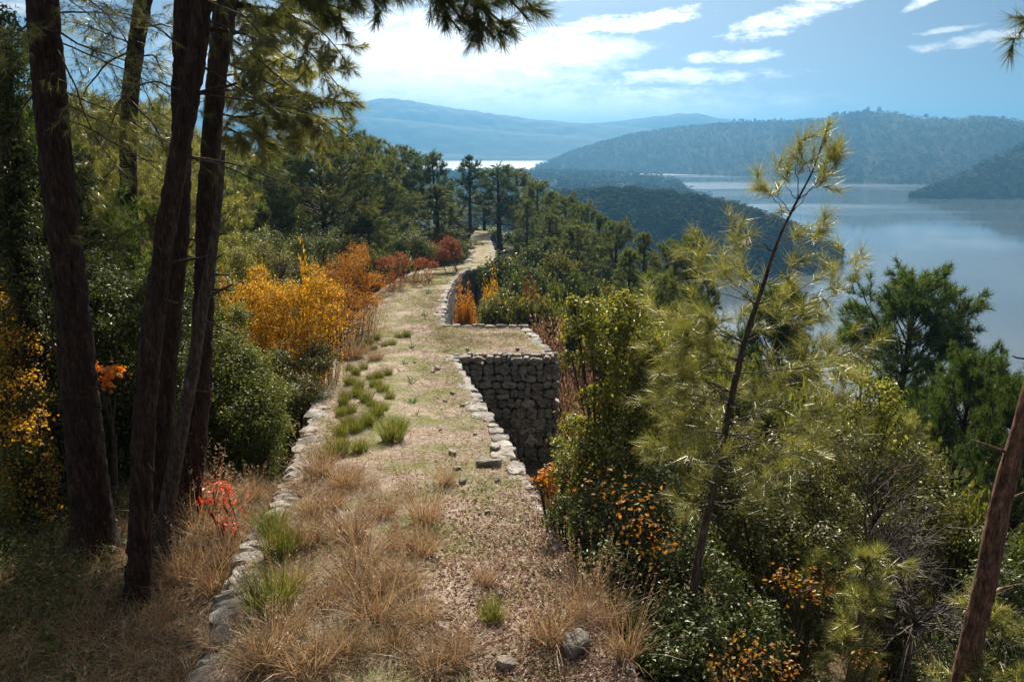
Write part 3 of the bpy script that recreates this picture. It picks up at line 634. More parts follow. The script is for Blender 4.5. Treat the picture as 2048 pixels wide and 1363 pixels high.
# ------------------------------------------------------------------ haze
def haze():
    x0, x1, y0, y1, z0, z1 = -6500, 6500, -2000, 7000, WATER - 12, 196
    mb = MB(); V = [(x, y, z) for z in (z0, z1) for y in (y0, y1) for x in (x0, x1)]
    mb.add(V, None, [[0, 2, 3, 1], [4, 5, 7, 6], [0, 1, 5, 4], [2, 6, 7, 3], [0, 4, 6, 2], [1, 3, 7, 5]])
    m, N, L, out = newmat('haze_air'); v = N.new('ShaderNodeVolumePrincipled'); v.inputs['Density'].default_value = HAZE; v.inputs['Color'].default_value = (.12, .31, .51, 1); v.inputs['Anisotropy'].default_value = .5
    L.new(v.outputs[0], out.inputs['Volume'])
    tag(link('haze', mb.mesh('haze', m)), 'pale blue haze over the lake and hills', kind='stuff')
HAZE = 0.00038
haze()

# ------------------------------------------------------------------ vegetation generators
def curve(p0, d, L, n=6, up=.0, wob=.08, r=None):
    r = r or rng; d = unit(d); P = [np.array(p0, float)]; v = d.copy()
    for i in range(n - 1):
        v = unit(v + r.normal(size=3) * wob + np.array([0, 0, up])); P.append(P[-1] + v * L / (n - 1))
    return np.array(P)
def side_dirs(T, ang, r):
    """a direction leaving tangent T at about ang radians, random roll"""
    a = unit(np.cross(T, r.normal(size=3))); return math.cos(ang) * T + math.sin(ang) * a
def bough(wood_mb, P, R, r, ntw=10, ltw=.5, t0=.3, sub=3, droop=-.03, tip=True, flat=.5, gap=.11):
    """twigs on a branch; returns twig-end points and directions for needles"""
    n = len(P); TP = []; TD = []
    T = unit(np.gradient(P, axis=0))
    for t in np.linspace(t0, .98, ntw):
        f = t * (n - 1); i = min(int(f), n - 2); p = P[i] + (P[i + 1] - P[i]) * (f - i)
        d = side_dirs(T[i], r.uniform(.5, 1.0), r); d[2] *= (1 - flat); d = unit(d)
        l = ltw * r.uniform(.6, 1.25) * (1.15 - .55 * t)
        Q = curve(p, d, l, 5, droop, .12, r); tube(wood_mb, Q, np.linspace(R * .34, R * .16, 5), 3, False)
        TP.append(Q[-1]); TD.append(Q[-1] - Q[-2])
        for k in range(max(0, int(l / gap) - 1)):
            u = r.uniform(.35, .95); TP.append(Q[0] + (Q[-1] - Q[0]) * u); TD.append(Q[-1] - Q[-2] + r.normal(size=3) * .02)
        for s in range(sub):
            j = int(r.integers(1, 4)); q = Q[j]; dd = side_dirs(unit(Q[j + 1] - Q[j]), r.uniform(.4, .9), r); dd[2] *= (1 - flat * .6)
            W = curve(q, dd, l * r.uniform(.3, .6), 4, droop, .12, r); tube(wood_mb, W, np.linspace(R * .2, R * .1, 4), 3, False)
            TP.append(W[-1]); TD.append(W[-1] - W[-2]); TP.append(W[2]); TD.append(W[-1] - W[-2])
    if tip: TP.append(P[-1]); TD.append(P[-1] - P[-2])
    return np.array(TP), np.array(TD)
def pine_mesh(seed, H, R, cb, mat, k=9, L=.30, wd=.035, nwh=12, per=4, shape='round', bark=None, ntw=7, ltw=1.0, lean=.03):
    """a whole pine standing at the origin: trunk with limbs, crown of needles"""
    r = np.random.default_rng(seed); tr = MB(); cr = MB()
    n = 14; t = np.linspace(0, 1, n); sway = np.cumsum(r.normal(0, lean, (n, 2)) * H / n, 0)
    P = np.stack([sway[:, 0], sway[:, 1], t * H], -1); P[0, 2] = -.6
    r0 = .018 * H + .03
    tube(tr, P, r0 * (1.15 - t) ** .8, 9)
    TP = []; TD = []
    for w_ in range(nwh):
        tt = cb + (1 - cb) * (w_ + r.uniform(.1, .9)) / nwh; u = (tt - cb) / (1 - cb)
        if shape == 'round': ln = R * (math.sin(math.pi * min(1, .18 + u * .80)) ** .7)
        elif shape == 'cone': ln = R * (1.05 - u) ** .8
        else: ln = R * (.55 + .6 * u) * (1.02 - u ** 5)
        p = np.array([np.interp(tt, t, P[:, q]) for q in range(3)]); a0 = r.uniform(0, 6.28)
        for b in range(per):
            a = a0 + b * 6.283 / per + r.normal(0, .35); e = (.05 + .75 * u + r.normal(0, .15)); l = max(.35, ln * r.uniform(.6, 1.15))
            Q = curve(p, (math.cos(a) * math.cos(e), math.sin(a) * math.cos(e), math.sin(e)), l, 7, .05, .13, r)
            rb = r0 * .34 * (1.1 - u) + .012; tube(tr, Q, np.linspace(rb, rb * .25, 7), 4, False)
            a_, b_ = bough(tr, Q, rb * .7, r, max(3, int(ntw * l / R) + 2), ltw * (l / R + .35), .28, 3, .02, True, .35, .22); TP.append(a_); TD.append(b_)
    TP.append(P[-1:]); TD.append(np.array([[0, 0, 1.]]))
    TP = np.concatenate(TP); TD = np.concatenate(TD); TD = unit(TD) + np.array([0, 0, .35])
    needles(cr, TP, TD, k, L, wd, .8, r, .0, .6)
    tm = tr.mesh('trunk', bark or M['bark'], True); cm = cr.mesh('crown', mat, False)
    v = TP; return tm, cm, H, 2 * np.percentile(np.hypot(v[:, 0], v[:, 1]), 92), len(TP)
def shrub_parts(lobes, base, leaf, mat, seed, dens=1.0, aspect=.55, stems=True, cl=.33, bark=None, hollow=.45, trunks=0):
    """leafy shrub from lobes [(centre, radius)]: clumps of leaves on the lobes, stems from the base"""
    r = np.random.default_rng(seed); st = MB(); lf = MB(); base = np.asarray(base, float)
    forks = []
    if trunks:
        cm = np.mean([np.asarray(q[0], float) for q in lobes], 0)
        for i in range(trunks):
            tgt = base + (np.asarray(lobes[i * len(lobes) // trunks][0], float) * .6 + cm * .4 - base) * .62
            Q = resample(np.array([base + r.normal(size=3) * [.08, .08, 0], (base + tgt) / 2 + r.normal(size=3) * .12, tgt]), 9); tube(st, Q, np.linspace(.042, .024, 9), 7, False); forks.append(tgt)
    for lb in lobes:
        c, rad = lb[0], lb[1]; dn = dens * (lb[2] if len(lb) > 2 else 1.0)
        c = np.asarray(c, float)
        n = int(dn * 1.15 * 12.57 * rad * rad / (leaf * leaf * .45)); nc = max(8, int(26 * max(.5, (.33 / cl) ** 2)))
        d = rand_dirs(nc, r); d[:, 2] = np.where(d[:, 2] < -.35, -d[:, 2], d[:, 2])
        cc = c + d * rad * r.uniform(hollow, 1.05, (nc, 1)) * np.array([1, 1, .92]); cs = rad * cl * r.uniform(.6, 1.4, nc)
        k = r.integers(0, nc, n); off = r.normal(size=(n, 3)) * .55
        p = cc[k] + off * cs[k][:, None]; leaves(lf, p, d[k] * .6 + off * .5 + np.array([0, 0, .35]), leaf, aspect, .6, r)
        if stems:
            b = min(forks, key=lambda q: np.linalg.norm(q - c)) if forks else base + r.normal(size=3) * np.array([.12, .12, 0]); mid = (b + c) / 2 + r.normal(size=3) * .12 * rad
            Q = resample(np.array([b, mid, c + r.normal(size=3) * .1 * rad]), 7); rr = .012 + .02 * rad
            tube(st, Q, np.linspace(rr, rr * .55, 7), 5, False)
            for q in cc[r.permutation(nc)[:9]]:
                W = resample(np.array([Q[int(r.integers(3, 7))], (c + q) / 2 + r.normal(size=3) * .08 * rad, q]), 5); tube(st, W, np.linspace(rr * .45, rr * .14, 5), 3, False)
    return st, lf
def spray_parts(lobes, base, leaf, seed, dens=1.0, aspect=.5, t0=.35, spreadb=.25):
    """switchy shrub: many thin upright shoots set with small leaves"""
    r = np.random.default_rng(seed); st = MB(); lf = MB(); base = np.asarray(base, float)
    for lb in lobes:
        if len(lb) > 2: continue
        c, rad = lb; c = np.asarray(c, float); ns = max(6, int(dens * 24 * (rad / .5) ** 1.2))
        for s in range(ns):
            tip = c + rand_dirs(1, r)[0] * rad * r.uniform(.4, 1.4) * np.array([1.1, 1.1, 1.15]) + np.array([0, 0, rad * .15])
            b = base + np.array([c[0] - base[0], c[1] - base[1], 0]) * r.uniform(.25, .75) + r.normal(size=3) * np.array([spreadb, spreadb, 0]) * rad
            mid = b * .45 + tip * .55 + r.normal(size=3) * rad * .12; mid[:2] = mid[:2] * .7 + tip[:2] * .3
            Q = resample(np.array([b, mid, tip]), 6); tube(st, Q, np.linspace(.009, .003, 6), 3, False)
            n = int(70 * dens * (rad / .5) ** .5); t = t0 + (1 - t0) * r.uniform(0, 1, n) ** .8
            p = np.stack([np.interp(t * 5, np.arange(6), Q[:, q]) for q in range(3)], -1) + r.normal(size=(n, 3)) * rad * .15
            leaves(lf, p, r.normal(size=(n, 3)) + np.array([0, 0, .3]), leaf, aspect, .6, r)
    return st, lf
def px_lobes(L):
    """(x, y, radius px, depth) -> world lobes"""
    return [(pz(x, y, z), rp * z / F) for (x, y, rp, z) in L]
def add_shrub(name, label, cat, L, leaf, mat, seed, dens=1.0, aspect=.55, spray=False, base=None, group=None, bark='twig', cl=.33, fill=True, **kw):
    lob = px_lobes(L); C = np.mean([c for c, _ in lob], 0)
    if base is None:
        low = min(lob, key=lambda q: q[0][2])[0]; bx, by = .5 * (C[0] + low[0]), .5 * (C[1] + low[1])
    else: bx, by = base
    if xl(by) - .3 < bx < xr(by) + .45: bx = float(xr(by)) + .5 if C[0] > .5 * (xl(by) + xr(by)) else float(xl(by)) - .4
    b = np.array([bx, by, float(ground(bx, by)) - .03])
    if fill:
        for c, rad in list(lob):
            q = np.array(c, float); k = 0
            while k < 5:
                q = q + np.array([(bx - q[0]) * .10, (by - q[1]) * .10, -1.15 * rad]); gz = float(ground(q[0], q[1]))
                if q[2] < gz + .1 * rad or xl(q[1]) - .1 < q[0] < xr(q[1]) + .2: break
                lob.append((q.copy(), rad * .98, .45)); k += 1
    st, lf = (spray_parts(lob, b, leaf, seed, dens, aspect, **kw) if spray else shrub_parts(lob, b, leaf, mat, seed, dens, aspect, cl=cl, **kw))
    if spray:
        st2, lf2 = shrub_parts(lob, b, leaf, mat, seed + 1, .55 * dens, aspect, False, .20); lf.v += lf2.v; lf.f4 += [f + lf.n for f in lf2.f4]; lf.n += lf2.n
    t = thing(name, label, cat, b, group)
    link('stem', st.mesh('stem', M[bark], True, b), t); link('foliage', lf.mesh('foliage', M[mat], False, b), t)
    return t

# ------------------------------------------------------------------ the pines standing close by on the left
def plates(nr, ns, Lm, Rm, seed, dens=55):
    """bark plates: relief over (ring, side) from scattered cells, stretched along the trunk"""
    r = np.random.default_rng(seed); circ = 2 * math.pi * Rm; k = int(dens * Lm * circ)
    k = min(max(k, 30), 900); c = np.stack([r.uniform(0, Lm, k), r.uniform(0, circ, k)], -1)
    Zg, Sg = np.meshgrid(np.linspace(0, Lm, nr), np.arange(ns) / ns * circ, indexing='ij'); Zg = Zg + .03 * np.sin(Sg * 40) ; out = np.zeros(nr * ns)
    q = np.stack([Zg.ravel(), Sg.ravel()], -1)
    for i in range(0, len(q), 2000):
        dz = (q[i:i + 2000, None, 0] - c[None, :, 0]) * .42; ds = np.abs(q[i:i + 2000, None, 1] - c[None, :, 1]); ds = np.minimum(ds, circ - ds)
        d = np.sort(np.partition(np.hypot(dz, ds), 1, 1)[:, :2], 1); out[i:i + 2000] = np.clip((d[:, 1] - d[:, 0]) / .022, 0, 1)
    h = r.uniform(.4, 1, 1)
    return out.reshape(nr, ns)
def trunk_px(L, Y0, seed, ext=None, sides=36, rings=240, relief=.026, lean=0.0, slim=.86):
    """trunk through photo pixels (x, y, width px) in the vertical plane Y = Y0, then up past the frame to height ext"""
    x, y, wp = np.array(L, float).T; Yv = Y0 + lean * (y - y[0])
    P = pY(x, y, Yv); zz = P[:, 1] * CP - P[:, 2] * SP; R = wp * slim * zz / F / 2
    if ext:
        d = P[-1] - P[-3]; d = d / d[2]; m = P[-1] + d * (ext - P[-1][2]) * .5 + np.array([.15, .1, 0]); e = P[-1] + d * (ext - P[-1][2]) * .9; e[2] = ext
        P = np.concatenate([P, [m, e]]); R = np.concatenate([R, [R[-1] * .7, .03]])
    b = P[0].copy(); b[2] -= .5; P = np.concatenate([[b], P]); R = np.concatenate([[R[0] * 1.25], R])
    Q, RR = resample(P, rings, R); Lm = np.sum(np.linalg.norm(np.diff(Q, axis=0), axis=1))
    h = plates(rings, sides, Lm, float(np.mean(RR)), seed)
    RR2 = RR[:, None] * .96 + relief * (h - .9) * np.minimum(1, RR / .1)[:, None] + relief * .10 * np.random.default_rng(seed).normal(size=(rings, sides))
    hb = np.maximum(Q[:, 2] - Q[0, 2] - .5, 0)[:, None]; th = np.arange(sides)[None] / sides * 2 * math.pi
    RR2 = RR2 * (1 + np.exp(-hb / .20) * (.20 + .13 * np.sin(4 * th + seed) + .08 * np.sin(7 * th + 2 * seed)))      # root flare
    mb = MB(); tube(mb, Q, RR2, sides); return mb, Q, RR
def stub(t, O, p, d, l, r0, seed, mat='bark_grey', snag=True):
    r = np.random.default_rng(seed); mb = MB(); Q = curve(p, d, l, 6, -.03, .10, r); tube(mb, Q, np.linspace(r0, r0 * .45, 6), 7)
    return link('branch', mb.mesh('branch', M[mat], True, O), t)
def near_bough(t, O, pts, seed, r0=.02, ntw=12, ltw=.45, k=26, L=.13, wd=.004, t0=.2, sub=3, droop=-.06, mat='needle', spread=.55, gap=.09, flat=.25):
    """a branch with its needles, one part with one sub-part"""
    r = np.random.default_rng(seed); mb = MB(); nb = MB(); Q = resample(np.asarray(pts, float), 14); Q[2:] += np.cumsum(r.normal(0, .008, (12, 3)), 0)
    tube(mb, Q, np.linspace(r0, r0 * .3, 14), 6)
    TP, TD = bough(mb, Q, r0 * .55, r, ntw, ltw, t0, sub, droop, True, flat, gap)
    b = link('branch', mb.mesh('branch', M['twig'], True, O), t)
    if k:
        needles(nb, TP, TD, k, L, wd, spread, r, .25, .55); link('needles', nb.mesh('needles', M[mat], False, O), b)
    return Q
def crown_up(t, O, Q, z0, z1, R, seed, n=16, k=14):
    """boughs above the frame"""
    r = np.random.default_rng(seed); wb = MB(); nb = MB(); TPs = []; TDs = []
    for i in range(n):
        h = z0 + (z1 - z0) * (i + r.random()) / n; p = np.array([np.interp(h, Q[:, 2], Q[:, q]) for q in range(3)]); a = r.uniform(0, 6.28); u = (h - z0) / (z1 - z0)
        B = curve(p, (math.cos(a), math.sin(a), .15 + .5 * u), R * r.uniform(.6, 1.1) * (1.1 - .7 * u), 8, .02, .1, r); tube(wb, B, np.linspace(.04, .012, 8), 5)
        a_, b_ = bough(wb, B, .03, r, 9, .9, .25, 3, .0, True, .35, .2); TPs.append(a_); TDs.append(b_)
    needles(nb, np.concatenate(TPs), np.concatenate(TDs), k, .19, (.013 if k > 20 else .009), .7, r, .1, .6)
    link('upper_branches', wb.mesh('upper_branches', M['twig'], True, O), t); link('crown', nb.mesh('crown', M['needle'], False, O), t)

def near_pine(label, L, Y0, seed, ext, mat='bark', cz=(2.2, None), R=2.6, lean=0., nb=15, relief=.024, ck=14):
    mb, Q, RR = trunk_px(L, Y0, seed, ext, lean=lean, relief=relief)
    O = Q[0] + np.array([0, 0, .5]); t = thing('pine_tree', label, 'pine tree', O)
    link('trunk', mb.mesh('trunk', M[mat], True, O), t)
    if ext: crown_up(t, O, Q, cz[0], ext - .15, R, seed + 5, nb, ck)
    return t, O, Q, RR
A = {}
A['T1'] = near_pine('thick straight pine trunk standing apart from the clump, dark plated bark', [(190, 1095, 100), (178, 970, 88), (163, 820, 84), (147, 640, 78), (133, 500, 74), (117, 380, 72), (103, 220, 74), (93, 100, 72), (84, 0, 70)], 7.66, 1, 8.5)
A['T3'] = near_pine('brown pine trunk at the front of the clump, leaning over the path side', [(272, 1262, 68), (278, 1100, 54), (283, 1000, 52), (285, 900, 53), (292, 800, 53), (300, 700, 51), (312, 600, 49), (325, 500, 46), (336, 430, 45), (357, 320, 46), (377, 210, 46), (394, 100, 48), (405, 0, 50)], 6.45, 2, 8.0, lean=-.0002)
A['T3b'] = near_pine('darkest pine trunk, half hidden behind the brown leaning one', [(322, 1085, 50), (322, 900, 49), (330, 800, 46), (338, 700, 43), (348, 600, 41), (358, 500, 40), (364, 430, 39), (363, 320, 44), (363, 210, 49), (368, 100, 52), (373, 0, 55)], 7.6, 3, 9.0)
A['T4'] = near_pine('pine trunk of the clump nearest the wall, with broken branch stubs', [(376, 985, 58), (390, 920, 50), (400, 800, 50), (405, 650, 50), (410, 520, 49), (414, 400, 47), (425, 250, 43), (441, 100, 46), (456, 0, 50)], 8.6, 4, 9.5)
A['T2'] = near_pine('slender curved pine trunk rising behind the dark glossy shrub', [(282, 900, 44), (276, 700, 42), (272, 570, 40), (262, 480, 40), (257, 380, 40), (256, 290, 39), (262, 170, 38), (274, 80, 38), (287, 0, 40)], 15.5, 5, 9.5, cz=(3.5, None), R=4.2, nb=36, ck=34)  # crown above the frame made wide and dense to shade the ground
A['T6'] = near_pine('added pine behind the clump trunks, its unseen crown shading the ground', [(398, 800, 36), (402, 640, 34), (408, 500, 32), (414, 300, 30), (426, 150, 30), (440, 0, 30)], 13.0, 8, 8.8, cz=(2.3, None), R=4.2, nb=38, ck=34)  # added tree: trunk mostly hidden, dense crown above the frame casts shade
A['T5'] = near_pine('thin grey pine stem leaning against the stubby trunk, broken at its top', [(322, 1110, 42), (336, 1000, 37), (355, 900, 34), (374, 800, 31), (386, 740, 31), (400, 640, 29), (421, 530, 25), (434, 440, 18), (441, 380, 14), (447, 300, 9)], 7.2, 6, None, 'bark_grey', relief=.006)
A['TR'] = near_pine('bare reddish pine trunk leaning out over the lake slope', [(1880, 1560, 56), (1925, 1363, 52), (1950, 1250, 50), (1975, 1150, 49), (1992, 1050, 47), (2010, 970, 45), (2029, 900, 42), (2046, 840, 38), (2066, 760, 36)], 4.9, 7, 3.6, 'bark_red', (1.0, None), 1.3, relief=.007, nb=9)
# boughs that hang into view
t, O, Q4, _ = A['T6']
def P_(L): return np.array([pY(x, y, Y) for (x, y, Y) in L])
for i, L in enumerate([[(432, 60, 12.9), (500, 100, 12.2), (570, 165, 11.7), (640, 205, 11.4), (690, 205, 11.2)], [(420, 225, 12.9), (490, 232, 12.3), (560, 215, 11.8), (625, 235, 11.4), (660, 275, 11.2)], [(436, 20, 12.9), (560, 50, 12.0), (620, 105, 11.5), (675, 170, 11.2)],
                       [(426, 150, 13.0), (480, 150, 13.3), (540, 120, 13.5), (600, 150, 13.6)], [(430, 90, 12.9), (520, 40, 12.4), (590, 20, 12.0), (660, 40, 11.7)], [(418, 240, 12.9), (470, 265, 12.2), (510, 280, 11.8), (540, 275, 11.5)], [(428, 110, 12.9), (510, 150, 12.0), (590, 190, 11.4), (650, 250, 11.2)], [(438, 10, 12.9), (540, 10, 12.0), (640, 60, 11.4), (680, 120, 11.2)], [(424, 190, 12.9), (500, 190, 12.0), (570, 240, 11.7), (600, 260, 11.5)]]):
    near_bough(t, O, P_(L), 300 + i, .024, 22, .68, 32, .18, .0062, .12, 4, mat='needle_olive', gap=.12)
t, O, Q4, _ = A['T4']
P0 = np.array([np.interp(2.3, Q4[:, 2], Q4[:, q]) for q in range(3)])
for i, L in enumerate([[(620, -60, 6.5), (780, -70, 5.6), (860, -25, 5.3), (905, 20, 5.2), (915, 62, 5.2)], [(620, -80, 6.5), (880, -60, 5.4), (955, -15, 5.1), (1005, 25, 5.0), (1035, 55, 5.0)], [(600, -60, 6.7), (640, -30, 6.2), (700, -10, 6.0), (750, 15, 5.9)],
                       [(620, -70, 6.5), (820, -60, 5.5), (920, -30, 5.3), (965, 30, 5.2), (975, 62, 5.2)], [(520, -40, 7.2), (570, -10, 7.0), (640, 20, 6.7), (690, 35, 6.5)], [(640, -90, 6.4), (900, -90, 5.3), (985, -60, 4.9), (1035, -10, 4.8), (1045, 30, 4.8)]]):
    near_bough(t, O, np.concatenate([[P0], P_(L)]), 320 + i, .022, 24, .36, 30, .15, .0042, .45, 4)
for i, (y, dx, l, r0) in enumerate([(548, .9, .26, .016), (575, .8, .34, .02), (640, .9, .3, .012), (10, .9, .25, .05), (180, .8, .16, .02)]):
    k = int(np.argmin(np.abs(CY - F * ((Q4[:, 2] * CP + Q4[:, 1] * SP) / (Q4[:, 1] * CP - Q4[:, 2] * SP)) - y))); stub(t, O, Q4[k], (dx, -.5 + .2 * i, .15 - .1 * (i % 2)), l, r0, 340 + i, 'bark')
for key, seeds in (('T1', (400, 7)), ('T3', (420, 6)), ('T3b', (440, 4)), ('T2', (460, 6))):
    t, O, Q, RR = A[key]; r = np.random.default_rng(seeds[0])
    for i in range(seeds[1]):
        h = r.uniform(-1.2, 1.4) if i % 2 else r.uniform(.2, 2.0); p = np.array([np.interp(h, Q[:, 2], Q[:, q]) for q in range(3)]); a = r.uniform(-.6, .9)
        C_ = curve(p, (math.cos(a) * (1 if r.random() < .7 else -1), math.sin(a), r.uniform(-.35, .1)), r.uniform(.7, 1.7), 8, -.09, .12, r)
        near_bough(t, O, C_, seeds[0] + i, .010, 9, .42, (9 if i % 3 else 0), .11, .0042, .15, 2, -.07)
    for i in range(5):
        h = r.uniform(-3, 1); p = np.array([np.interp(h, Q[:, 2], Q[:, q]) for q in range(3)]); a = r.uniform(-1.2, .8)
        stub(t, O, p, (math.cos(a), math.sin(a), r.uniform(-.1, .3)), r.uniform(.25, .45), r.uniform(.012, .025), seeds[0] + 60 + i, 'bark')
for key, Y0, LL in (('T1', 7.6, [[(112, 25), (180, 28), (255, 42)], [(112, 60), (165, 92), (235, 122), (300, 150)], [(115, 100), (152, 170), (185, 260), (240, 330)], [(118, 200), (180, 236), (250, 268)], [(70, 40), (40, 60), (5, 110)], [(120, 300), (170, 380), (240, 440)]]), ('T2', 15.2, [[(280, 55), (320, 46), (350, 60)], [(270, 100), (220, 118), (170, 178), (140, 250)], [(264, 150), (230, 220), (200, 300)], [(270, 90), (200, 62), (150, 45)], [(260, 200), (310, 250), (335, 320)], [(268, 120), (310, 110), (340, 170)]]),
                    ('T3', 6.2, [[(370, 100), (330, 60), (270, 30), (200, 10)], [(360, 180), (310, 160), (250, 190), (215, 240)]])):
    t, O, Q, RR = A[key]
    for i, L in enumerate(LL):
        near_bough(t, O, np.array([pY(x, y, Y0 + .25 * j * (1 if i % 2 else -1)) for j, (x, y) in enumerate(L)]), 4000 + 10 * i + len(key) + int(Y0), .012 * Y0 / 8, 14, .40 * Y0 / 8, (7 if Y0 < 10 else 5), .12 * Y0 / 8.5, .0042 * Y0 / 8, .15, 3, -.06, mat='needle_olive')
t, O, Q, RR = A['T5']; r = np.random.default_rng(470)
for i, (y, l, r0, up) in enumerate([(595, .38, .022, .45), (548, .22, .015, .1), (640, .4, .012, -.15), (470, .16, .012, .1), (520, .2, .012, .5), (870, .15, .01, .2)]):
    k = int(np.argmin(np.abs(CY - F * ((Q[:, 2] * CP + Q[:, 1] * SP) / (Q[:, 1] * CP - Q[:, 2] * SP)) - y))); stub(t, O, Q[k], (.95, -.25, up), l, r0, 480 + i)
t, O, Q, RR = A['TR']
for i, (h, a, l) in enumerate([(-2.2, 2.6, .3), (-2.6, .6, .25), (-3.4, .3, .5), (-1.5, 3.0, .2)]):
    p = np.array([np.interp(h, Q[:, 2], Q[:, q]) for q in range(3)]); stub(t, O, p, (math.cos(a), math.sin(a) * .5, .35), l, .012, 490 + i, 'bark_red')
near_bough(t, O, np.array([[np.interp(.9, Q[:, 2], Q[:, q]) for q in range(3)], pY(2110, 20, 4.6), pY(2062, 60, 4.4), pY(2052, 75, 4.35)]), 499, .014, 8, .2, 26, .12, .004, .5, 2)

# ------------------------------------------------------------------ young pine beside the wall
def young_pine(label, L, Y0, seed, whorls, needle='needle_olive', k=34, Ln=.165, wd=.0032, bark='bark_grey', group=None, ext_down=True):
    mb, Q, RR = trunk_px(L, Y0, seed, None, 14, 90, .003, slim=.66); O = Q[0] + np.array([0, 0, .5])
    if ext_down:
        g = float(ground(O[0], O[1])); P = np.array([[O[0] - .05, O[1], g - .2], (O + np.array([O[0], O[1], g])) / 2, Q[0]]); tube(mb, resample(P, 10), RR[0] * np.linspace(1.3, 1.02, 10), 14); O = np.array([O[0], O[1], g])
    t = thing('young_pine', label, 'pine tree', O, group); link('trunk', mb.mesh('trunk', M[bark], True, O), t); r = np.random.default_rng(seed)
    py_ = CY - F * ((Q[:, 2] * CP + Q[:, 1] * SP) / (Q[:, 1] * CP - Q[:, 2] * SP))
    for (y, azs, l, e) in whorls:
        j = int(np.argmin(np.abs(py_ - y))); p = Q[j]
        for a in azs:
            ll = l * r.uniform(.75, 1.2) * (.66 if 140 < a < 240 else 1.0); a = math.radians(a + r.normal(0, 6)); ee = e + r.normal(0, .10)
            C_ = curve(p, (math.cos(a) * math.cos(ee), math.sin(a) * math.cos(ee), math.sin(ee)), ll, 9, .045, .07, r)
            near_bough(t, O, C_, int(r.integers(1e6)), max(.0045, RR[j] * .22), max(3, int(ll * 6.5)), .14 + .22 * ll, k, Ln, wd, .42, 1, .05, needle, .55, .16, .1)
    # leader
    near_bough(t, O, Q[-6:], seed + 9, .006, 3, .12, k, Ln * .8, wd, .3, 1, .05, needle, .5)
    return t
young_pine('slim young pine with long glowing olive needles beside the wall', [(1380, 1230, 26), (1396, 1120, 25), (1412, 1040, 24), (1430, 960, 23), (1445, 890, 22), (1460, 810, 21), (1475, 740, 20), (1490, 680, 18), (1505, 630, 17), (1522, 585, 14), (1545, 510, 11), (1562, 465, 10), (1582, 425, 9), (1600, 390, 7), (1625, 345, 6), (1640, 300, 5), (1652, 262, 3)], 5.9, 500,
    [(345, (10, 175), .26, .7), (395, (0, 170, 250), .42, .75), (430, (175, 205, 20), .45, .6), (505, (10, 165, 205), .55, .4), (575, (15, 150, 200, 285), .6, .4), (612, (5, 178, 225, 120, 320), .85, .30), (690, (180, 215, 150, 20, 300, 60, 195, 170), .9, .25),
     (720, (175, 205, 230, 340), .9, .2), (752, (0, 165, 200, 235, 320, 80, 185), 1.0, .2), (785, (180, 210, 20, 290, 160), .95, .15), (810, (175, 195, 225, 340, 20, 130, 270), .95, .15), (845, (185, 215, 10, 320), .9, .1), (870, (170, 210, 5, 330, 250, 60), .95, .1), (905, (180, 200, 345, 300), .9, .1), (930, (185, 160, 350, 30, 230, 290), .9, .05), (1000, (10, 190, 240, 320), .6, .0)])
r_ = np.random.default_rng(520)
def small_pine(label, x, ytop, z, seed, l=.5, needle='needle_olive', nw=7):
    tp = pz(x, ytop, z); g = float(ground(tp[0], tp[1])); H = tp[2] - g; n = 10; ys_ = []
    Ps = np.stack([tp[0] + np.linspace(-.12, 0, n), np.full(n, tp[1]), np.linspace(g, tp[2], n)], -1); zz = Ps[:, 1] * CP - Ps[:, 2] * SP
    px_ = CX + Ps[:, 0] / zz * F; py_ = CY - F * (Ps[:, 2] * CP + Ps[:, 1] * SP) / zz
    R0 = .012 + .010 * H; L = [(a, b, 2 * (R0 * (1 - .85 * q)) / c * F) for a, b, c, q in zip(px_, py_, zz, np.linspace(0, 1, n))]
    wh = [(np.interp(q, np.linspace(0, 1, n), py_), [r_.uniform(0, 360) for _ in range(5)], l * (1.15 - .8 * max(0, q - .3)), .2 + .5 * q) for q in np.linspace(max(.2, 1 - 2.6 / max(H, .1)), .95, nw)]
    return young_pine(label, L, tp[1], seed, wh, needle, 30, .14, .0045, 'bark_red', None, False)
small_pine('low young pine with pale tufts in front of the bare twigs', 1740, 1110, 6.6, 540, .45)
small_pine('small bright young pine at the foot of the reddish leaning trunk', 2010, 1250, 5.6, 541, .45)
small_pine('young pine sprouting among the orange leaves below the wall', 1640, 1150, 7.4, 542, .6, 'needle')

# ------------------------------------------------------------------ pines of the slope and the grove
PV = [pine_mesh(601, 10, 4.0, .18, M['needle_mid'], 10, .34, .034, 13, 5, 'round', M['bark'], 8, 1.2), pine_mesh(602, 10, 2.6, .30, M['needle_mid'], 9, .32, .036, 12, 4, 'round', M['bark'], 6, .95), pine_mesh(603, 10, 2.4, .45, M['needle_dark'], 9, .32, .036, 9, 4, 'flat', M['bark'], 6, .95),
      pine_mesh(604, 10, 3.0, .08, M['needle_mid'], 9, .32, .036, 13, 5, 'cone', M['bark'], 7, 1.05), pine_mesh(605, 8, 2.6, .26, M['needle_dark'], 20, .22, .017, 13, 5, 'round', M['bark'], 10, .85), pine_mesh(606, 9, 1.5, .5, M['needle_dark'], 9, .3, .034, 8, 4, 'round', M['bark'], 5, .7),
      pine_mesh(607, 9, 3.0, .12, M['needle_olive'], 18, .24, .013, 14, 6, 'round', M['bark'], 10, .95)]
print('pine tufts', [v[4] for v in PV])
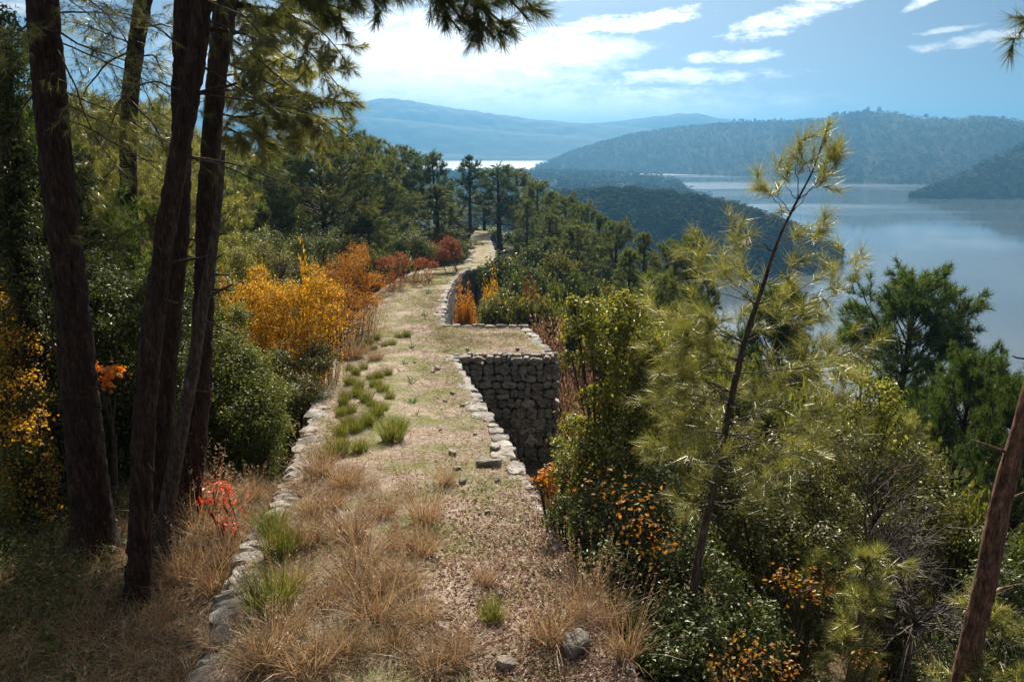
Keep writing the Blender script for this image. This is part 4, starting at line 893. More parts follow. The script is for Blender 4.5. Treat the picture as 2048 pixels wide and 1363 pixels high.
def place_pine(k, x, ytop, z, wpx, label, group=None, name='pine_tree'):
    tp = pz(x, ytop, z); g = float(ground(tp[0], tp[1])); a = float(xl(tp[1])); b = float(xr(tp[1]))
    if a < tp[0] < b and tp[1] < 88: print('pine on the wall', label)
    tm, cm, H, W_, _ = PV[k]; s = (tp[2] - g) / H; sx = wpx * z / F / W_
    if s < .25 or s > 1.6: print('pine scale', round(s, 2), round(sx, 2), label, x, ytop)
    t = thing(name, label, 'pine tree', (tp[0], tp[1], g), group); t.scale = (sx, sx, s); t.rotation_euler[2] = (x * 1.7 + k) % 6.28
    link('trunk', tm, t); link('crown', cm, t); return t
G1 = 'pines of the grove on the landward side'
place_pine(0, 635, 268, 44, 270, 'broad pine with a dark forked trunk, largest of the grove behind the yellow shrubs')
for x, y, z, wp, k in [(478, 305, 56, 150, 1), (540, 298, 60, 150, 3), (585, 300, 66, 130, 1), (700, 284, 58, 150, 1), (742, 276, 62, 140, 3), (790, 300, 68, 120, 1), (435, 320, 48, 150, 3), (520, 340, 40, 150, 0), (560, 322, 50, 130, 3), (670, 300, 70, 120, 1), (770, 320, 60, 110, 1)]:
    place_pine(k, x, y, z, wp, {0: 'wide crowned pine low in front of the grove, beside the slender pines', 1: 'slender round-topped pine in the dense grove behind the orange shrubs', 3: 'cone-shaped pine in the dense grove behind the orange shrubs'}[k], G1)
place_pine(2, 868, 317, 66, 90, 'dark flat-topped pine at the grove edge beside the bright strip of water')
place_pine(2, 822, 312, 70, 90, 'dark pine next to the flat-topped one, crown against the hazy mountain')
place_pine(3, 872, 372, 55, 160, 'bushy light green pine standing by the bend of the wall')
place_pine(1, 735, 440, 46, 120, 'low rounded young pine in front of the grove')
place_pine(5, 940, 320, 84, 66, 'tall thin pine with bare lower trunk at the end of the wall')
place_pine(2, 1000, 338, 88, 110, 'spreading dark pine standing where the wall ends')
G2 = 'pines beyond the end of the wall'
for x, y, z, wp, k in [(1035, 348, 93, 100, 1), (1075, 368, 84, 90, 1), (1105, 384, 78, 90, 3), (1132, 398, 72, 90, 1), (968, 392, 96, 80, 1), (905, 395, 92, 90, 3), (1055, 400, 76, 80, 3), (1165, 415, 66, 90, 1)]:
    place_pine(k, x, y, z, wp, {1: 'round-topped pine in the row going down the lake side past the wall end', 3: 'cone-shaped pine in the row going down the lake side past the wall end'}[k], G2)
G3 = 'pines on the lake side slope'
for x, y, z, wp, k in [(1200, 432, 60, 100, 3), (1235, 450, 56, 90, 1), (1290, 468, 50, 120, 3), (1345, 500, 42, 120, 1), (1100, 430, 62, 110, 3), (1155, 455, 54, 110, 1), (1260, 500, 44, 120, 3), (1420, 545, 34, 110, 3), (1320, 555, 34, 110, 1)]:
    place_pine(k, x, y, z, wp, {1: 'round-topped pine on the slope between the bastion and the lake', 3: 'cone-shaped pine on the slope between the bastion and the lake'}[k], G3)
place_pine(1, 1386, 482, 42, 90, 'dark narrow pine rising above the slope, in front of the promontory')
place_pine(4, 1565, 590, 24, 190, 'dark pine behind the slim young pine')
place_pine(4, 1835, 570, 26, 300, 'spreading dark pine standing against the lake with bare forked limbs')
place_pine(4, 1950, 730, 18, 230, 'dense green pine on the slope below the spreading dark one')
place_pine(4, 2060, 790, 14, 200, 'dark pine behind the reddish leaning trunk')
place_pine(6, 1800, 860, 14, 200, 'grey-green pine bush behind the bare twigs')
G0 = 'dense dark pines close behind the trunks'
for x, y, z, wp, k in [(-120, 240, 12.5, 420, 6), (50, 300, 13, 360, 4), (175, 330, 18, 260, 6), (340, 380, 18.5, 220, 6)]:
    place_pine(k, x, y, z, wp, 'dense dark pine filling the gaps low behind the big trunks', G0)
G4 = 'pines behind the trunks on the landward side'
for x, y, z, wp, k in [(185, 235, 21, 300, 6), (320, 240, 26, 260, 6), (60, 270, 17, 300, 6), (-60, 60, 15, 300, 4), (120, 250, 30, 250, 0), (395, 300, 34, 200, 0), (-160, 150, 20, 380, 6), (250, 300, 40, 250, 0)]:
    place_pine(k, x, y, z, wp, 'shaded pine crown behind the big dark trunks', G4)

# ------------------------------------------------------------------ shrubs by the wall, landward side
add_shrub('shrub', 'rounded light green shrub beside the wall between trunk and yellow bush', 'shrub', [(470, 770, 72, 13.2), (525, 810, 55, 12.8), (440, 710, 60, 13.6), (485, 850, 62, 12.6), (540, 850, 40, 12.4), (430, 810, 65, 13.0), (505, 740, 45, 13.4), (400, 770, 50, 13.6), (455, 650, 45, 14.5)], .05, 'leaf_green', 701, .8)
add_shrub('shrub', 'tall dark glossy evergreen shrub behind the thick trunks', 'shrub', [(180, 620, 90, 12.4), (230, 700, 80, 12), (300, 640, 70, 12.4), (240, 620, 56, 12.8), (110, 680, 70, 12), (200, 770, 60, 11.6), (330, 740, 60, 12), (60, 720, 80, 11.8), (150, 560, 50, 13), (310, 570, 45, 13), (345, 660, 45, 12.6)], .055, 'leaf_dark', 702, .75)
add_shrub('shrub', 'bright yellow switchy shrub leaning over the wall edge', 'shrub', [(530, 610, 58, 17), (590, 615, 60, 17), (640, 590, 45, 17), (662, 640, 36, 16.5), (560, 665, 60, 16.5), (498, 590, 32, 17.5), (626, 545, 22, 17.5), (618, 690, 40, 16.2), (516, 550, 22, 18), (665, 600, 26, 17)], .045, 'leaf_yellow', 703, .85, spray=True, t0=.12)
add_shrub('shrub', 'dark olive shrub under the yellow one, hanging over the wall', 'shrub', [(625, 735, 48, 15.8), (600, 785, 46, 15), (640, 715, 36, 16), (560, 740, 45, 15.5), (575, 800, 34, 14.6)], .045, 'leaf_olive', 704, .8)
add_shrub('shrub', 'orange brown switchy shrub behind the yellow one', 'shrub', [(700, 550, 48, 24), (745, 570, 30, 24.5), (695, 605, 40, 22.5), (745, 610, 26, 22.8), (715, 510, 26, 25), (665, 565, 34, 23.5), (700, 640, 26, 21.5)], .055, 'leaf_orange', 705, .75, spray=True, t0=.1)
add_shrub('shrub', 'rust coloured low shrub row along the far landward wall edge', 'shrub', [(800, 525, 22, 36), (840, 530, 18, 38), (866, 532, 12, 39), (770, 530, 22, 34)], .08, 'leaf_rust', 706, .8, spray=True, t0=.1)
add_shrub('shrub', 'dark red shrub at the inner bend of the wall', 'shrub', [(893, 500, 28, 47), (905, 515, 20, 47), (880, 515, 20, 46)], .11, 'leaf_rust', 707, .9)
add_shrub('shrub', 'clipped looking round dark green shrub below the grove', 'shrub', [(818, 495, 32, 43), (852, 503, 24, 43), (795, 500, 22, 43)], .09, 'leaf_dark', 708, .9)
add_shrub('shrub', 'grey olive shrub among bare twigs left of the yellow bush', 'shrub', [(470, 540, 50, 20), (520, 520, 40, 22), (560, 540, 36, 23), (440, 590, 40, 18)], .06, 'leaf_olive', 709, .7)
add_shrub('shrub', 'dark shrub in the shade under the broad pine', 'shrub', [(545, 500, 38, 27), (515, 490, 30, 28), (600, 500, 34, 30), (650, 495, 34, 32)], .07, 'leaf_dark', 710, .8)
add_shrub('shrub', 'ochre and green shrub at the edge of the dark pine shade', 'shrub', [(15, 620, 50, 9.4), (45, 690, 46, 9.3), (15, 790, 60, 9), (60, 770, 36, 9), (25, 880, 50, 8.8), (75, 850, 36, 8.8), (-20, 700, 60, 9.2)], .045, 'leaf_yellow', 711, .16)
add_shrub('shrub', 'leafy green shrub twined with the ochre one in the shade', 'shrub', [(35, 650, 50, 9.9), (10, 740, 60, 9.7), (70, 810, 46, 9.4), (40, 920, 50, 9.0)], .045, 'leaf_green', 712, .6)
add_shrub('added_holm_oak', 'dark holm oak crown added behind the two front trunks to shade the ground', 'tree', [(120, 480, 60, 13.6), (190, 520, 56, 13.6), (300, 590, 46, 13.6), (330, 560, 46, 13), (240, 600, 56, 13), (50, 480, 70, 13), (-30, 450, 80, 13), (380, 570, 40, 13.6)], .065, 'leaf_dark', 717, .75)  # dense foliage added here to keep sun off the ground in front
add_shrub('laurel', 'dark laurel thicket added right behind the front trunks to shade the ground', 'shrub', [(150, 560, 66, 10.6), (225, 600, 60, 10.8), (310, 590, 50, 10.8), (365, 610, 44, 11), (200, 650, 76, 10.4), (300, 660, 66, 10.6), (90, 560, 66, 10.4)], .055, 'leaf_dark', 718, .8)  # extra thicket put in to shade the ground round the trunk bases
add_shrub('maple_shrub', 'small shrub with orange maple-like leaves between the big trunks', 'shrub', [(203, 752, 24, 9.6), (236, 745, 20, 9.6), (216, 778, 16, 9.5), (190, 735, 14, 9.6)], .07, 'leaf_bright', 713, .4, .8, fill=False, cl=.5, trunks=2)
add_shrub('sumac', 'vivid red sumac sprig at the foot of the pine clump', 'sumac', [(428, 985, 28, 8.9), (456, 1012, 26, 8.8), (446, 1050, 20, 8.7), (466, 1062, 15, 8.7), (415, 1008, 16, 8.8), (452, 978, 16, 8.9)], .05, 'leaf_red', 714, .24, .6, fill=False, cl=.75)
add_shrub('ivy', 'dark ivy hanging round the dead stem behind the thick trunk', 'ivy', [(150, 330, 36, 13), (165, 400, 40, 13), (160, 470, 40, 13), (190, 540, 45, 13), (130, 520, 40, 13)], .06, 'leaf_dark', 715, .7)
add_shrub('ivy', 'ivy clad dark bush at the very edge of the pine shade', 'ivy', [(5, 60, 45, 9), (10, 160, 45, 9), (0, 260, 45, 9), (5, 360, 45, 9), (10, 460, 50, 9)], .05, 'leaf_dark', 716, .7)
# lake side
add_shrub('strawberry_tree', 'tall loose strawberry tree with shining small leaves right beside the wall', 'small tree', [(1212, 655, 52, 9.0), (1262, 632, 42, 9.0), (1160, 665, 38, 9.1), (1292, 695, 56, 8.9), (1205, 725, 52, 8.9), (1335, 735, 56, 8.8), (1250, 785, 58, 8.8), (1312, 815, 60, 8.6), (1185, 795, 30, 8.9), (1150, 610, 20, 9.2), (1240, 600, 26, 9.2), (1180, 615, 26, 9.1), (1275, 745, 50, 8.8), (1140, 720, 24, 9.0)], .05, 'leaf_arb', 720, .85, cl=.30, base=(1.35, 8.6), fill=False, trunks=3)
add_shrub('shrub', 'sunlit green shrub below the strawberry tree against the wall foot', 'shrub', [(1280, 870, 58, 8.6), (1225, 920, 60, 8.5), (1155, 935, 46, 8.6), (1118, 965, 32, 8.5), (1335, 905, 60, 8.4), (1180, 890, 36, 8.7), (1200, 830, 44, 9.0), (1155, 860, 38, 9.1), (1255, 840, 48, 8.9)], .05, 'leaf_arb', 721, .75)
add_shrub('shrub', 'large dark evergreen shrub filling the shade at the wall foot', 'shrub', [(1150, 1035, 55, 7.7), (1220, 1050, 80, 7.7), (1300, 1000, 80, 7.8), (1335, 1100, 90, 7.3), (1235, 1150, 75, 7.1), (1400, 1180, 90, 7.0), (1310, 1245, 85, 6.7), (1262, 1310, 45, 6.4), (1420, 1300, 90, 6.5), (1360, 1345, 80, 6.2), (1500, 1260, 80, 6.8)], .045, 'leaf_dark', 722, .7)
add_shrub('sumac', 'bright orange leaved sprig leaning onto the wall rim', 'sumac', [(1092, 952, 22, 8.4), (1102, 985, 17, 8.3), (1080, 958, 12, 8.4), (1112, 1005, 12, 8.2)], .055, 'leaf_bright', 723, .45, .6, fill=False, cl=.5)
add_shrub('sumac', 'orange sumac leaves glowing inside the dark shrub', 'sumac', [(1292, 1040, 60, 7.1), (1250, 1000, 40, 7.3), (1320, 1090, 40, 6.9), (1180, 985, 36, 7.7)], .05, 'leaf_orange', 724, .10, .6, fill=False, cl=.9)
add_shrub('sumac', 'orange red sumac below the slim young pine', 'sumac', [(1590, 1185, 42, 6.6), (1625, 1165, 28, 6.7), (1560, 1165, 24, 6.6)], .045, 'leaf_orange', 725, .14, .6, fill=False, cl=.8, trunks=2)
add_shrub('sumac', 'orange sumac patch low down in the dark undergrowth', 'sumac', [(1500, 1335, 55, 6.0), (1560, 1345, 46, 5.9), (1440, 1345, 40, 6.0), (1735, 1335, 30, 6.2)], .045, 'leaf_orange', 726, .13, .6, fill=False, cl=.8)
add_shrub('shrub', 'olive green shrub mass behind the slim young pine trunk', 'shrub', [(1450, 905, 80, 8.8), (1550, 955, 90, 8.8), (1625, 1000, 80, 8.6), (1480, 1035, 80, 8.2), (1560, 1090, 80, 8.0), (1645, 1100, 70, 8.0), (1690, 910, 60, 9.2), (1400, 820, 60, 9.2)], .05, 'leaf_olive', 727, .65)
add_shrub('shrub', 'grey green shrub behind the bare twigs on the slope', 'shrub', [(1740, 960, 60, 12), (1830, 960, 70, 12), (1860, 1040, 70, 11), (1750, 1040, 60, 11)], .06, 'leaf_olive', 728, .6)
add_shrub('shrub', 'dark green shrub under the reddish leaning trunk', 'shrub', [(2010, 1190, 66, 7.6), (1990, 1110, 50, 8), (2045, 1280, 60, 7.2), (1900, 1290, 60, 7.6)], .045, 'leaf_dark', 729, .65)
add_shrub('small_tree', 'small tree with yellow green leaves between young pine and dark pine', 'small tree', [(1755, 790, 44, 12.5), (1722, 755, 34, 12.5), (1780, 830, 36, 12.4), (1730, 830, 34, 12.4)], .06, 'leaf_arb', 730, .5)
add_shrub('shrub', 'olive shrub under the strawberry tree where the bastion casts shade', 'shrub', [(1120, 890, 22, 12), (1150, 850, 24, 12.4), (1200, 830, 40, 11.5)], .055, 'leaf_arb', 731, .6)
def bare_shrub(label, x, y, z, h, spread, seed, n=26, lean=(0.2, 0, 1), mat='dead'):
    r = np.random.default_rng(seed); p = pz(x, y, z); g = float(ground(p[0], p[1])); O = np.array([p[0], p[1], g]); mb = MB()
    start = p if p[2] > g else O
    tube(mb, resample(np.array([O - [0, 0, .1], (O + start) / 2 + r.normal(size=3) * .05, start]), 6), .03, 6)
    for i in range(n):
        d = unit(np.array(lean) + r.normal(size=3) * spread); Q = curve(start, d, h * r.uniform(.5, 1.1), 8, .02, .14, r); tube(mb, Q, np.linspace(.013, .004, 8), 4, False)
        for s in range(5):
            j = int(r.integers(2, 7)); W = curve(Q[j], side_dirs(unit(Q[j + 1] - Q[j]), .7, r), h * r.uniform(.15, .4), 5, .02, .16, r); tube(mb, W, np.linspace(.006, .002, 5), 3, False)
            for s2 in range(2):
                W2 = curve(W[int(r.integers(1, 4))], side_dirs(unit(W[-1] - W[0]), .7, r), h * r.uniform(.08, .2), 4, .02, .16, r); tube(mb, W2, np.linspace(.004, .0015, 4), 3, False)
    t = thing('bare_shrub', label, 'shrub', O); link('twig', mb.mesh('twig', M[mat], True, O), t); return t
bare_shrub('leafless grey shrub with tangled twigs left of the reddish trunk', 1740, 1140, 8.0, 1.1, .45, 750, 34, (.75, 0, .5))
bare_shrub('upright bare twigs with dry cones beside the slim young pine', 1745, 1050, 8.6, 1.0, .3, 751, 9, (.2, 0, 1), 'twig')
bare_shrub('bare grey twigs standing among the shrubs near the yellow bush', 560, 560, 19, 1.0, .35, 752, 14, (.3, 0, 1))
bare_shrub('low bare brown twigs at the foot of the bastion corner', 1035, 900, 17.5, .9, .6, 753, 22, (0, 0, 1), 'twig')
bare_shrub('dry twig tangle below the dark evergreen shrub', 1830, 1250, 7.0, 1.0, .7, 754, 26, (.3, 0, .6), 'dead')

# shared shrub shapes for the middle distance (radius about 1, height about 1.7)
def shrub_proto(seed, mat, leaf, spray=False, dens=1.):
    r = np.random.default_rng(seed); lob = [(np.array([0, 0, .95]), .62)] + [(np.array([math.cos(a) * .55, math.sin(a) * .55, r.uniform(.5, 1.05)]), r.uniform(.38, .55)) for a in np.arange(6) * 1.05 + r.uniform(0, 1)]
    st, lf = spray_parts(lob, (0, 0, -.05), leaf, seed, dens, .55) if spray else shrub_parts(lob, (0, 0, -.05), leaf, mat, seed, dens, .7, cl=.36)
    return st.mesh('stem', M['twig'], True), lf.mesh('foliage', M[mat], False)
SV = {'olive': shrub_proto(800, 'leaf_olive', .10), 'dark': shrub_proto(801, 'leaf_dark', .10), 'green': shrub_proto(802, 'leaf_green', .10), 'orange': shrub_proto(803, 'leaf_orange', .08, True, .8), 'rust': shrub_proto(804, 'leaf_rust', .08, True, .8), 'brown': shrub_proto(806, 'leaf_brown', .08, True, .8), 'yellow': shrub_proto(805, 'leaf_yellow', .075, True, .7)}
def place_shrub(k, x, ytop, z, wpx, label, group=None):
    tp = pz(x, ytop, z); g = float(ground(tp[0], tp[1])); H = tp[2] - g
    if H < .3 or H > 6: print('shrub height', round(float(H), 2), label, x, ytop); H = min(max(H, .4), 5.5); 
    t = thing('shrub', label, 'shrub', (tp[0], tp[1], g), group); sx = wpx * z / F / 2.0; t.scale = (sx, sx, H / 1.6); t.rotation_euler[2] = (x * 2.3) % 6.28
    link('stem', SV[k][0], t); link('foliage', SV[k][1], t)
G5 = 'shrubs on the lake side slope'
for x, y, z, wp in [(1005, 498, 50, 120), (1060, 520, 44, 120), (1110, 505, 48, 110), (1160, 530, 40, 120), (1010, 585, 31, 130), (1075, 590, 29, 120), (1215, 520, 42, 100), (1250, 560, 33, 110), (1085, 470, 60, 100), (1290, 600, 27, 120), (1380, 610, 26, 130), (1140, 580, 31, 100), (1040, 545, 38, 110)]:
    place_shrub('olive' if (x // 10) % 2 else 'dark', x, y, z, wp, ('rounded olive shrub on the slope beyond the bastion' if (x // 10) % 2 else 'rounded dark green shrub on the slope beyond the bastion'), G5)
place_shrub('orange', 930, 560, 37, 50, 'orange switchy shrub growing at the wall notch behind the bastion'); place_shrub('rust', 1065, 565, 34, 60, 'small rusty shrub among the green ones beyond the bastion'); place_shrub('yellow', 985, 545, 40, 45, 'orange shrub among the olive ones past the wall notch')
place_shrub('brown', 1100, 620, 27, 100, 'brown dry shrub behind the bastion corner'); place_shrub('brown', 1150, 690, 22, 100, 'pinkish dry shrub at the bastion outer face'); place_shrub('brown', 1160, 760, 19, 90, 'pale dry brush below the bastion outer corner')
place_shrub('green', 1110, 555, 35, 50, 'single bright green shrub beyond the bastion'); place_shrub('green', 1200, 590, 28, 100, 'green shrub behind the strawberry tree')
for x, y, z, wp, k in [(1480, 640, 20, 150, 'olive'), (1600, 650, 20, 150, 'dark'), (1690, 700, 18, 140, 'olive'), (1420, 660, 18, 150, 'green'), (1520, 700, 16, 160, 'dark'), (1640, 760, 15, 150, 'green'), (1880, 900, 13, 160, 'dark'), (1960, 980, 11, 160, 'olive'), (1700, 850, 13, 140, 'olive'), (2060, 1020, 10, 170, 'dark'), (1350, 640, 22, 130, 'dark')]:
    place_shrub(k, x, y, z, wp, {'olive': 'olive', 'dark': 'dark green', 'green': 'fresh green'}[k] + ' shrub on the steep slope behind the slim young pine', 'shrubs on the steep slope')
for x, y, z, wp, k in [(930, 452, 96, 60, 'olive'), (985, 452, 100, 70, 'green'), (1030, 458, 96, 70, 'dark'), (955, 448, 108, 60, 'dark')]:
    place_shrub(k, x, y, z, wp, 'shrub closing the view at the end of the wall', 'shrubs at the end of the wall')
for x, y, z, wp, k in [(590, 480, 36, 110, 'olive'), (480, 480, 30, 120, 'olive'), (420, 470, 26, 130, 'green'), (350, 470, 22, 150, 'olive'), (690, 470, 42, 110, 'olive'), (780, 470, 50, 100, 'green'), (740, 480, 40, 90, 'dark'), (220, 450, 20, 160, 'green'), (100, 470, 17, 180, 'olive'), (0, 480, 16, 180, 'dark'), (850, 465, 55, 90, 'olive'), (905, 468, 62, 60, 'dark'), (640, 470, 48, 110, 'dark')]:
    place_shrub(k, x, y, z, wp, {'olive': 'olive', 'dark': 'dark green', 'green': 'fresh green'}[k] + ' shrub in the undergrowth below the landward pines', 'shrubs below the landward pines')
for x, y, z, wp, k, lab in [(612, 520, 22, 46, 'yellow', 'pure yellow narrow shrub just behind the yellow bush'), (520, 545, 21, 40, 'yellow', 'small yellow shrub beside the grey olive one'), (445, 560, 16, 60, 'orange', 'faded orange shrub between the trunks and the yellow bush'), (650, 530, 27, 50, 'orange', 'small orange shrub under the broad pine'), (20, 560, 13, 90, 'orange', 'dull orange shrub in the shade behind the thick trunk')]:
    place_shrub(k, x, y, z, wp, lab)

# ------------------------------------------------------------------ grass, litter and loose stones
def tuft_mesh(seed, n, L, spread, wd, bend, mat, rad=.07, name='grass_tuft', heads=0):
    r = np.random.default_rng(seed); mb = MB(); a = r.uniform(0, 6.283, n); q = r.uniform(0, 1, n) ** .6
    B = np.stack([np.cos(a) * rad * q, np.sin(a) * rad * q, np.full(n, -.02)], -1)
    D = np.stack([np.cos(a) * q * spread + r.normal(0, .15, n), np.sin(a) * q * spread + r.normal(0, .15, n), np.ones(n)], -1)
    blades(mb, B, D, L * r.uniform(.45, 1.15, n), wd, bend, 3, r)
    if heads:                                     # a few flowering stems with drooping heads
        h = heads; a = r.uniform(0, 6.283, h); Bh = np.stack([np.cos(a) * rad, np.sin(a) * rad, np.zeros(h)], -1); Dh = np.stack([np.cos(a) * .3, np.sin(a) * .3, np.ones(h)], -1)
        Lh = L * r.uniform(1.0, 1.5, h); blades(mb, Bh, Dh, Lh, wd * .7, 0.0, 4, r)
        P = np.repeat(Bh, 14, 0) + np.repeat(unit(Dh), 14, 0) * (np.repeat(Lh, 14) * r.uniform(.72, 1.0, h * 14))[:, None] + r.normal(size=(h * 14, 3)) * .008; leaves(mb, P, r.normal(size=(h * 14, 3)), .03, .25, .5, r)
    return mb.mesh(name, M[mat], False)
TG = [tuft_mesh(900 + i, 420, .34, .30, .005, .25, 'straw_green', .11) for i in range(4)]
TD_ = [tuft_mesh(910 + i, 330, .38, .5, .0055, .42, 'straw', .11, heads=12) for i in range(5)]
TT = [tuft_mesh(920 + i, 150, .55, .45, .0055, .45, 'straw', .09, heads=16) for i in range(3)]
TA = [tuft_mesh(930 + i, 16, .26, .6, .020, .45, 'asphodel', .03) for i in range(3)]
rt = np.random.default_rng(940)
def put_tuft(ms, x, y, s, name, label, cat, group=None):
    p = on_ground(x, y)
    if xl(p[1]) < p[0] < xr(p[1]): p[2] = float(path_h(p[0], p[1])) - .01
    o = link(name, ms[int(rt.integers(len(ms)))]); o.location = [float(v) for v in p]; s = s * rt.uniform(.85, 1.15); o.scale = (s, s, s * rt.uniform(.85, 1.15)); o.rotation_euler = (0, 0, rt.uniform(0, 6.28)); return tag(o, label, cat, group)
for x, y in [(738, 692), (755, 680), (769, 695), (797, 677), (814, 674), (728, 702), (699, 742), (728, 742), (742, 760), (759, 758), (776, 750), (701, 772), (718, 778), (764, 786), (732, 808), (692, 800), (687, 815), (702, 828), (696, 850), (755, 836), (767, 826), (803, 862), (748, 700), (785, 690), (712, 752), (750, 775), (715, 795), (745, 815), (682, 832), (712, 860), (780, 800), (690, 700), (735, 850), (680, 870), (655, 920), (720, 905)]:
    put_tuft(TG, x, y, .88, 'grass_tuft', 'short green grass tuft on the middle stretch of the wall path', 'grass tuft', 'green grass tufts on the wall path')
for x, y, s, lab in [(785, 885, 1.5, 'largest dark green grass tuft on the middle of the wall path'), (677, 905, 1.2, 'yellow green grass tuft just above the brown dry grass'), (545, 1060, 1.15, 'green grass tuft on the landward rim near the red sumac'), (545, 1225, 1.5, 'dark green bushy tuft by the landward rim stones'), (985, 1250, .85, 'single green tuft on the bare litter covered path'), (560, 1115, 1.3, 'mixed green tuft above the landward rim slabs')]:
    put_tuft(TG, x, y, s, 'grass_tuft', lab, 'grass tuft')
for x, y, s, lab in [(704, 716, 1.9, 'reddish dry grass tuft beside the green ones'), (752, 722, 1.4, 'low tan grass tuft among the green ones'), (970, 1172, .7, 'tiny straw coloured tuft on the bare path'), (893, 976, .75, 'small dry tuft alone on the bare path'), (850, 1045, 1.35, 'upright dry tuft at the border of grass and bare path'), (842, 1108, 1.2, 'dry tuft with dark heart at the border of grass and bare path'), (1105, 1290, 1.5, 'tall reddish dry grass leaning beside the pale block on the lake side')]:
    put_tuft(TT if 'tall' in lab or 'upright' in lab else TD_, x, y, s, 'grass_tuft', lab, 'grass tuft')
for x, y, s in [(1150, 1130, .8), (1185, 1190, .9), (1215, 1250, .9), (1250, 1320, .9), (1165, 1240, .8)]:
    put_tuft(TT, x, y, s, 'grass_tuft', 'dry grass overhanging the crumbling lake side edge', 'grass tuft', 'dry grass on the lake side edge')
for x, y, s in [(690, 975, 1.2), (640, 955, 1.3), (765, 1030, 1.3), (630, 1030, 1.2), (590, 1175, 1.1), (700, 1080, 1.3), (725, 1130, 1.4), (745, 1240, 1.2), (785, 1305, 1.1), (690, 1310, 1.2), (620, 1340, 1.2), (870, 1340, 1.2), (905, 1320, 1.0), (650, 1215, 1.1), (530, 1330, 1.1), (700, 1180, 1.2), (770, 1180, 1.2), (610, 1090, 1.1), (660, 1020, 1.1), (800, 1100, 1.0), (820, 1190, 1.0), (580, 1270, 1.0), (840, 1250, 1.0), (470, 960, 1.2), (520, 930, 1.2), (450, 1120, 1.6), (400, 1080, 1.6), (430, 1180, 1.4), (360, 1160, 1.3), (560, 960, 1.1), (500, 1000, 1.2)]:
    put_tuft(TD_ if s < 1.35 else TT, x, y, s, 'grass_tuft', 'brown dry grass tuft in the dense foreground grass', 'grass tuft', 'brown dry grass tufts')
for x, y, s in [(824, 700, 1.1), (808, 730, 1.0), (824, 768, 1.1), (824, 808, 1.0), (801, 745, .8), (839, 566, 1.8), (861, 563, 1.8), (856, 588, 1.6), (850, 634, 1.3), (832, 838, .7), (30, 985, 1.2), (60, 960, 1.1)]:
    put_tuft(TA, x, y, s, 'asphodel', 'small asphodel plant with dark green blade leaves', 'plant', 'asphodels')

def inside(Y, u): return xl(Y) + (xr(Y) - xl(Y)) * u
# foreground mass of dry grass
def dry_grass():
    r = np.random.default_rng(950); n = 1500; Y = r.uniform(3.6, 13.5, n); u = r.uniform(.0, .80, n)
    dens = np.clip((.66 + .10 * fbm(Y, Y * 0, 5, 3, 1.2) - u) / .14, 0, 1) * np.clip((12.2 - Y) / 3.0, 0, 1) * np.clip(.22 + 1.7 * fbm(u * 3.5, Y, 7, 3, 2.2), .04, 1)
    k = r.random(n) < dens; Y = Y[k]; u = u[k]; X = inside(Y, u); C1 = np.stack([X, Y, path_h(X, Y)], -1)
    n = 4200; Y = r.uniform(3.6, 15, n); X = xl(Y) - r.uniform(.0, 6.5, n) ** 1.0; k = r.random(n) < np.clip(1.1 - .16 * (xl(Y) - X), .3, 1) * np.clip((15 - Y) / 3, 0, 1); C2 = np.stack([X, Y, ground(X, Y)], -1)[k]
    Cc = np.concatenate([C1, C2]); kb = r.integers(9, 30, len(Cc)); i = np.repeat(np.arange(len(Cc)), kb); m = len(i)
    B = Cc[i] + r.normal(size=(m, 3)) * np.array([.055, .055, 0]) - np.array([0, 0, .02]); D = np.stack([r.normal(0, .42, m), r.normal(0, .42, m), np.ones(m)], -1); hL = (r.uniform(.12, .36, len(Cc)) * np.where(np.arange(len(Cc)) >= len(C1), 1.45, 1.0))[i] * r.uniform(.5, 1.2, m)
    mb = MB(); blades(mb, B, D, hL, .0048, .5, 2, r)
    tag(link('dry_grass', mb.mesh('dry_grass', M['straw'], False)), 'dense brown dry grass over the near wall top and its landward edge', kind='stuff')
    # short sparse green and straw growth farther along the path and on the bastion
    n = 9000; Y = 4 + 46 * r.uniform(0, 1, n) ** 1.5; u = r.uniform(.06, .94, n); X = inside(Y, u)
    nb = 1500; Yb = r.uniform(BF + .4, BB - .3, nb); Xb = xr(Yb) + r.uniform(-.3, BX - .4, nb); X = np.concatenate([X, Xb]); Y = np.concatenate([Y, Yb]); n += nb
    k = fbm(X, Y, 9, 4, 1.1) + .5 * fbm(X, Y, 10, 3, 4) > .0; X = X[k]; Y = Y[k]; C = np.stack([X, Y, path_h(X, Y)], -1); i = np.repeat(np.arange(len(C)), 7); m = len(i); sc = (.6 + .05 * C[i, 1])
    mb = MB(); blades(mb, C[i] + r.normal(size=(m, 3)) * np.array([.05, .05, 0]) * sc[:, None] - np.array([0, 0, .01]), np.stack([r.normal(0, .7, m), r.normal(0, .7, m), np.ones(m)], -1), .055 * sc * r.uniform(.5, 1.4, m), .004 * sc, .5, 2, r)
    tag(link('short_grass', mb.mesh('short_grass', M['straw_green'], False)), 'short sparse grass greening the wall path', kind='stuff')
dry_grass()
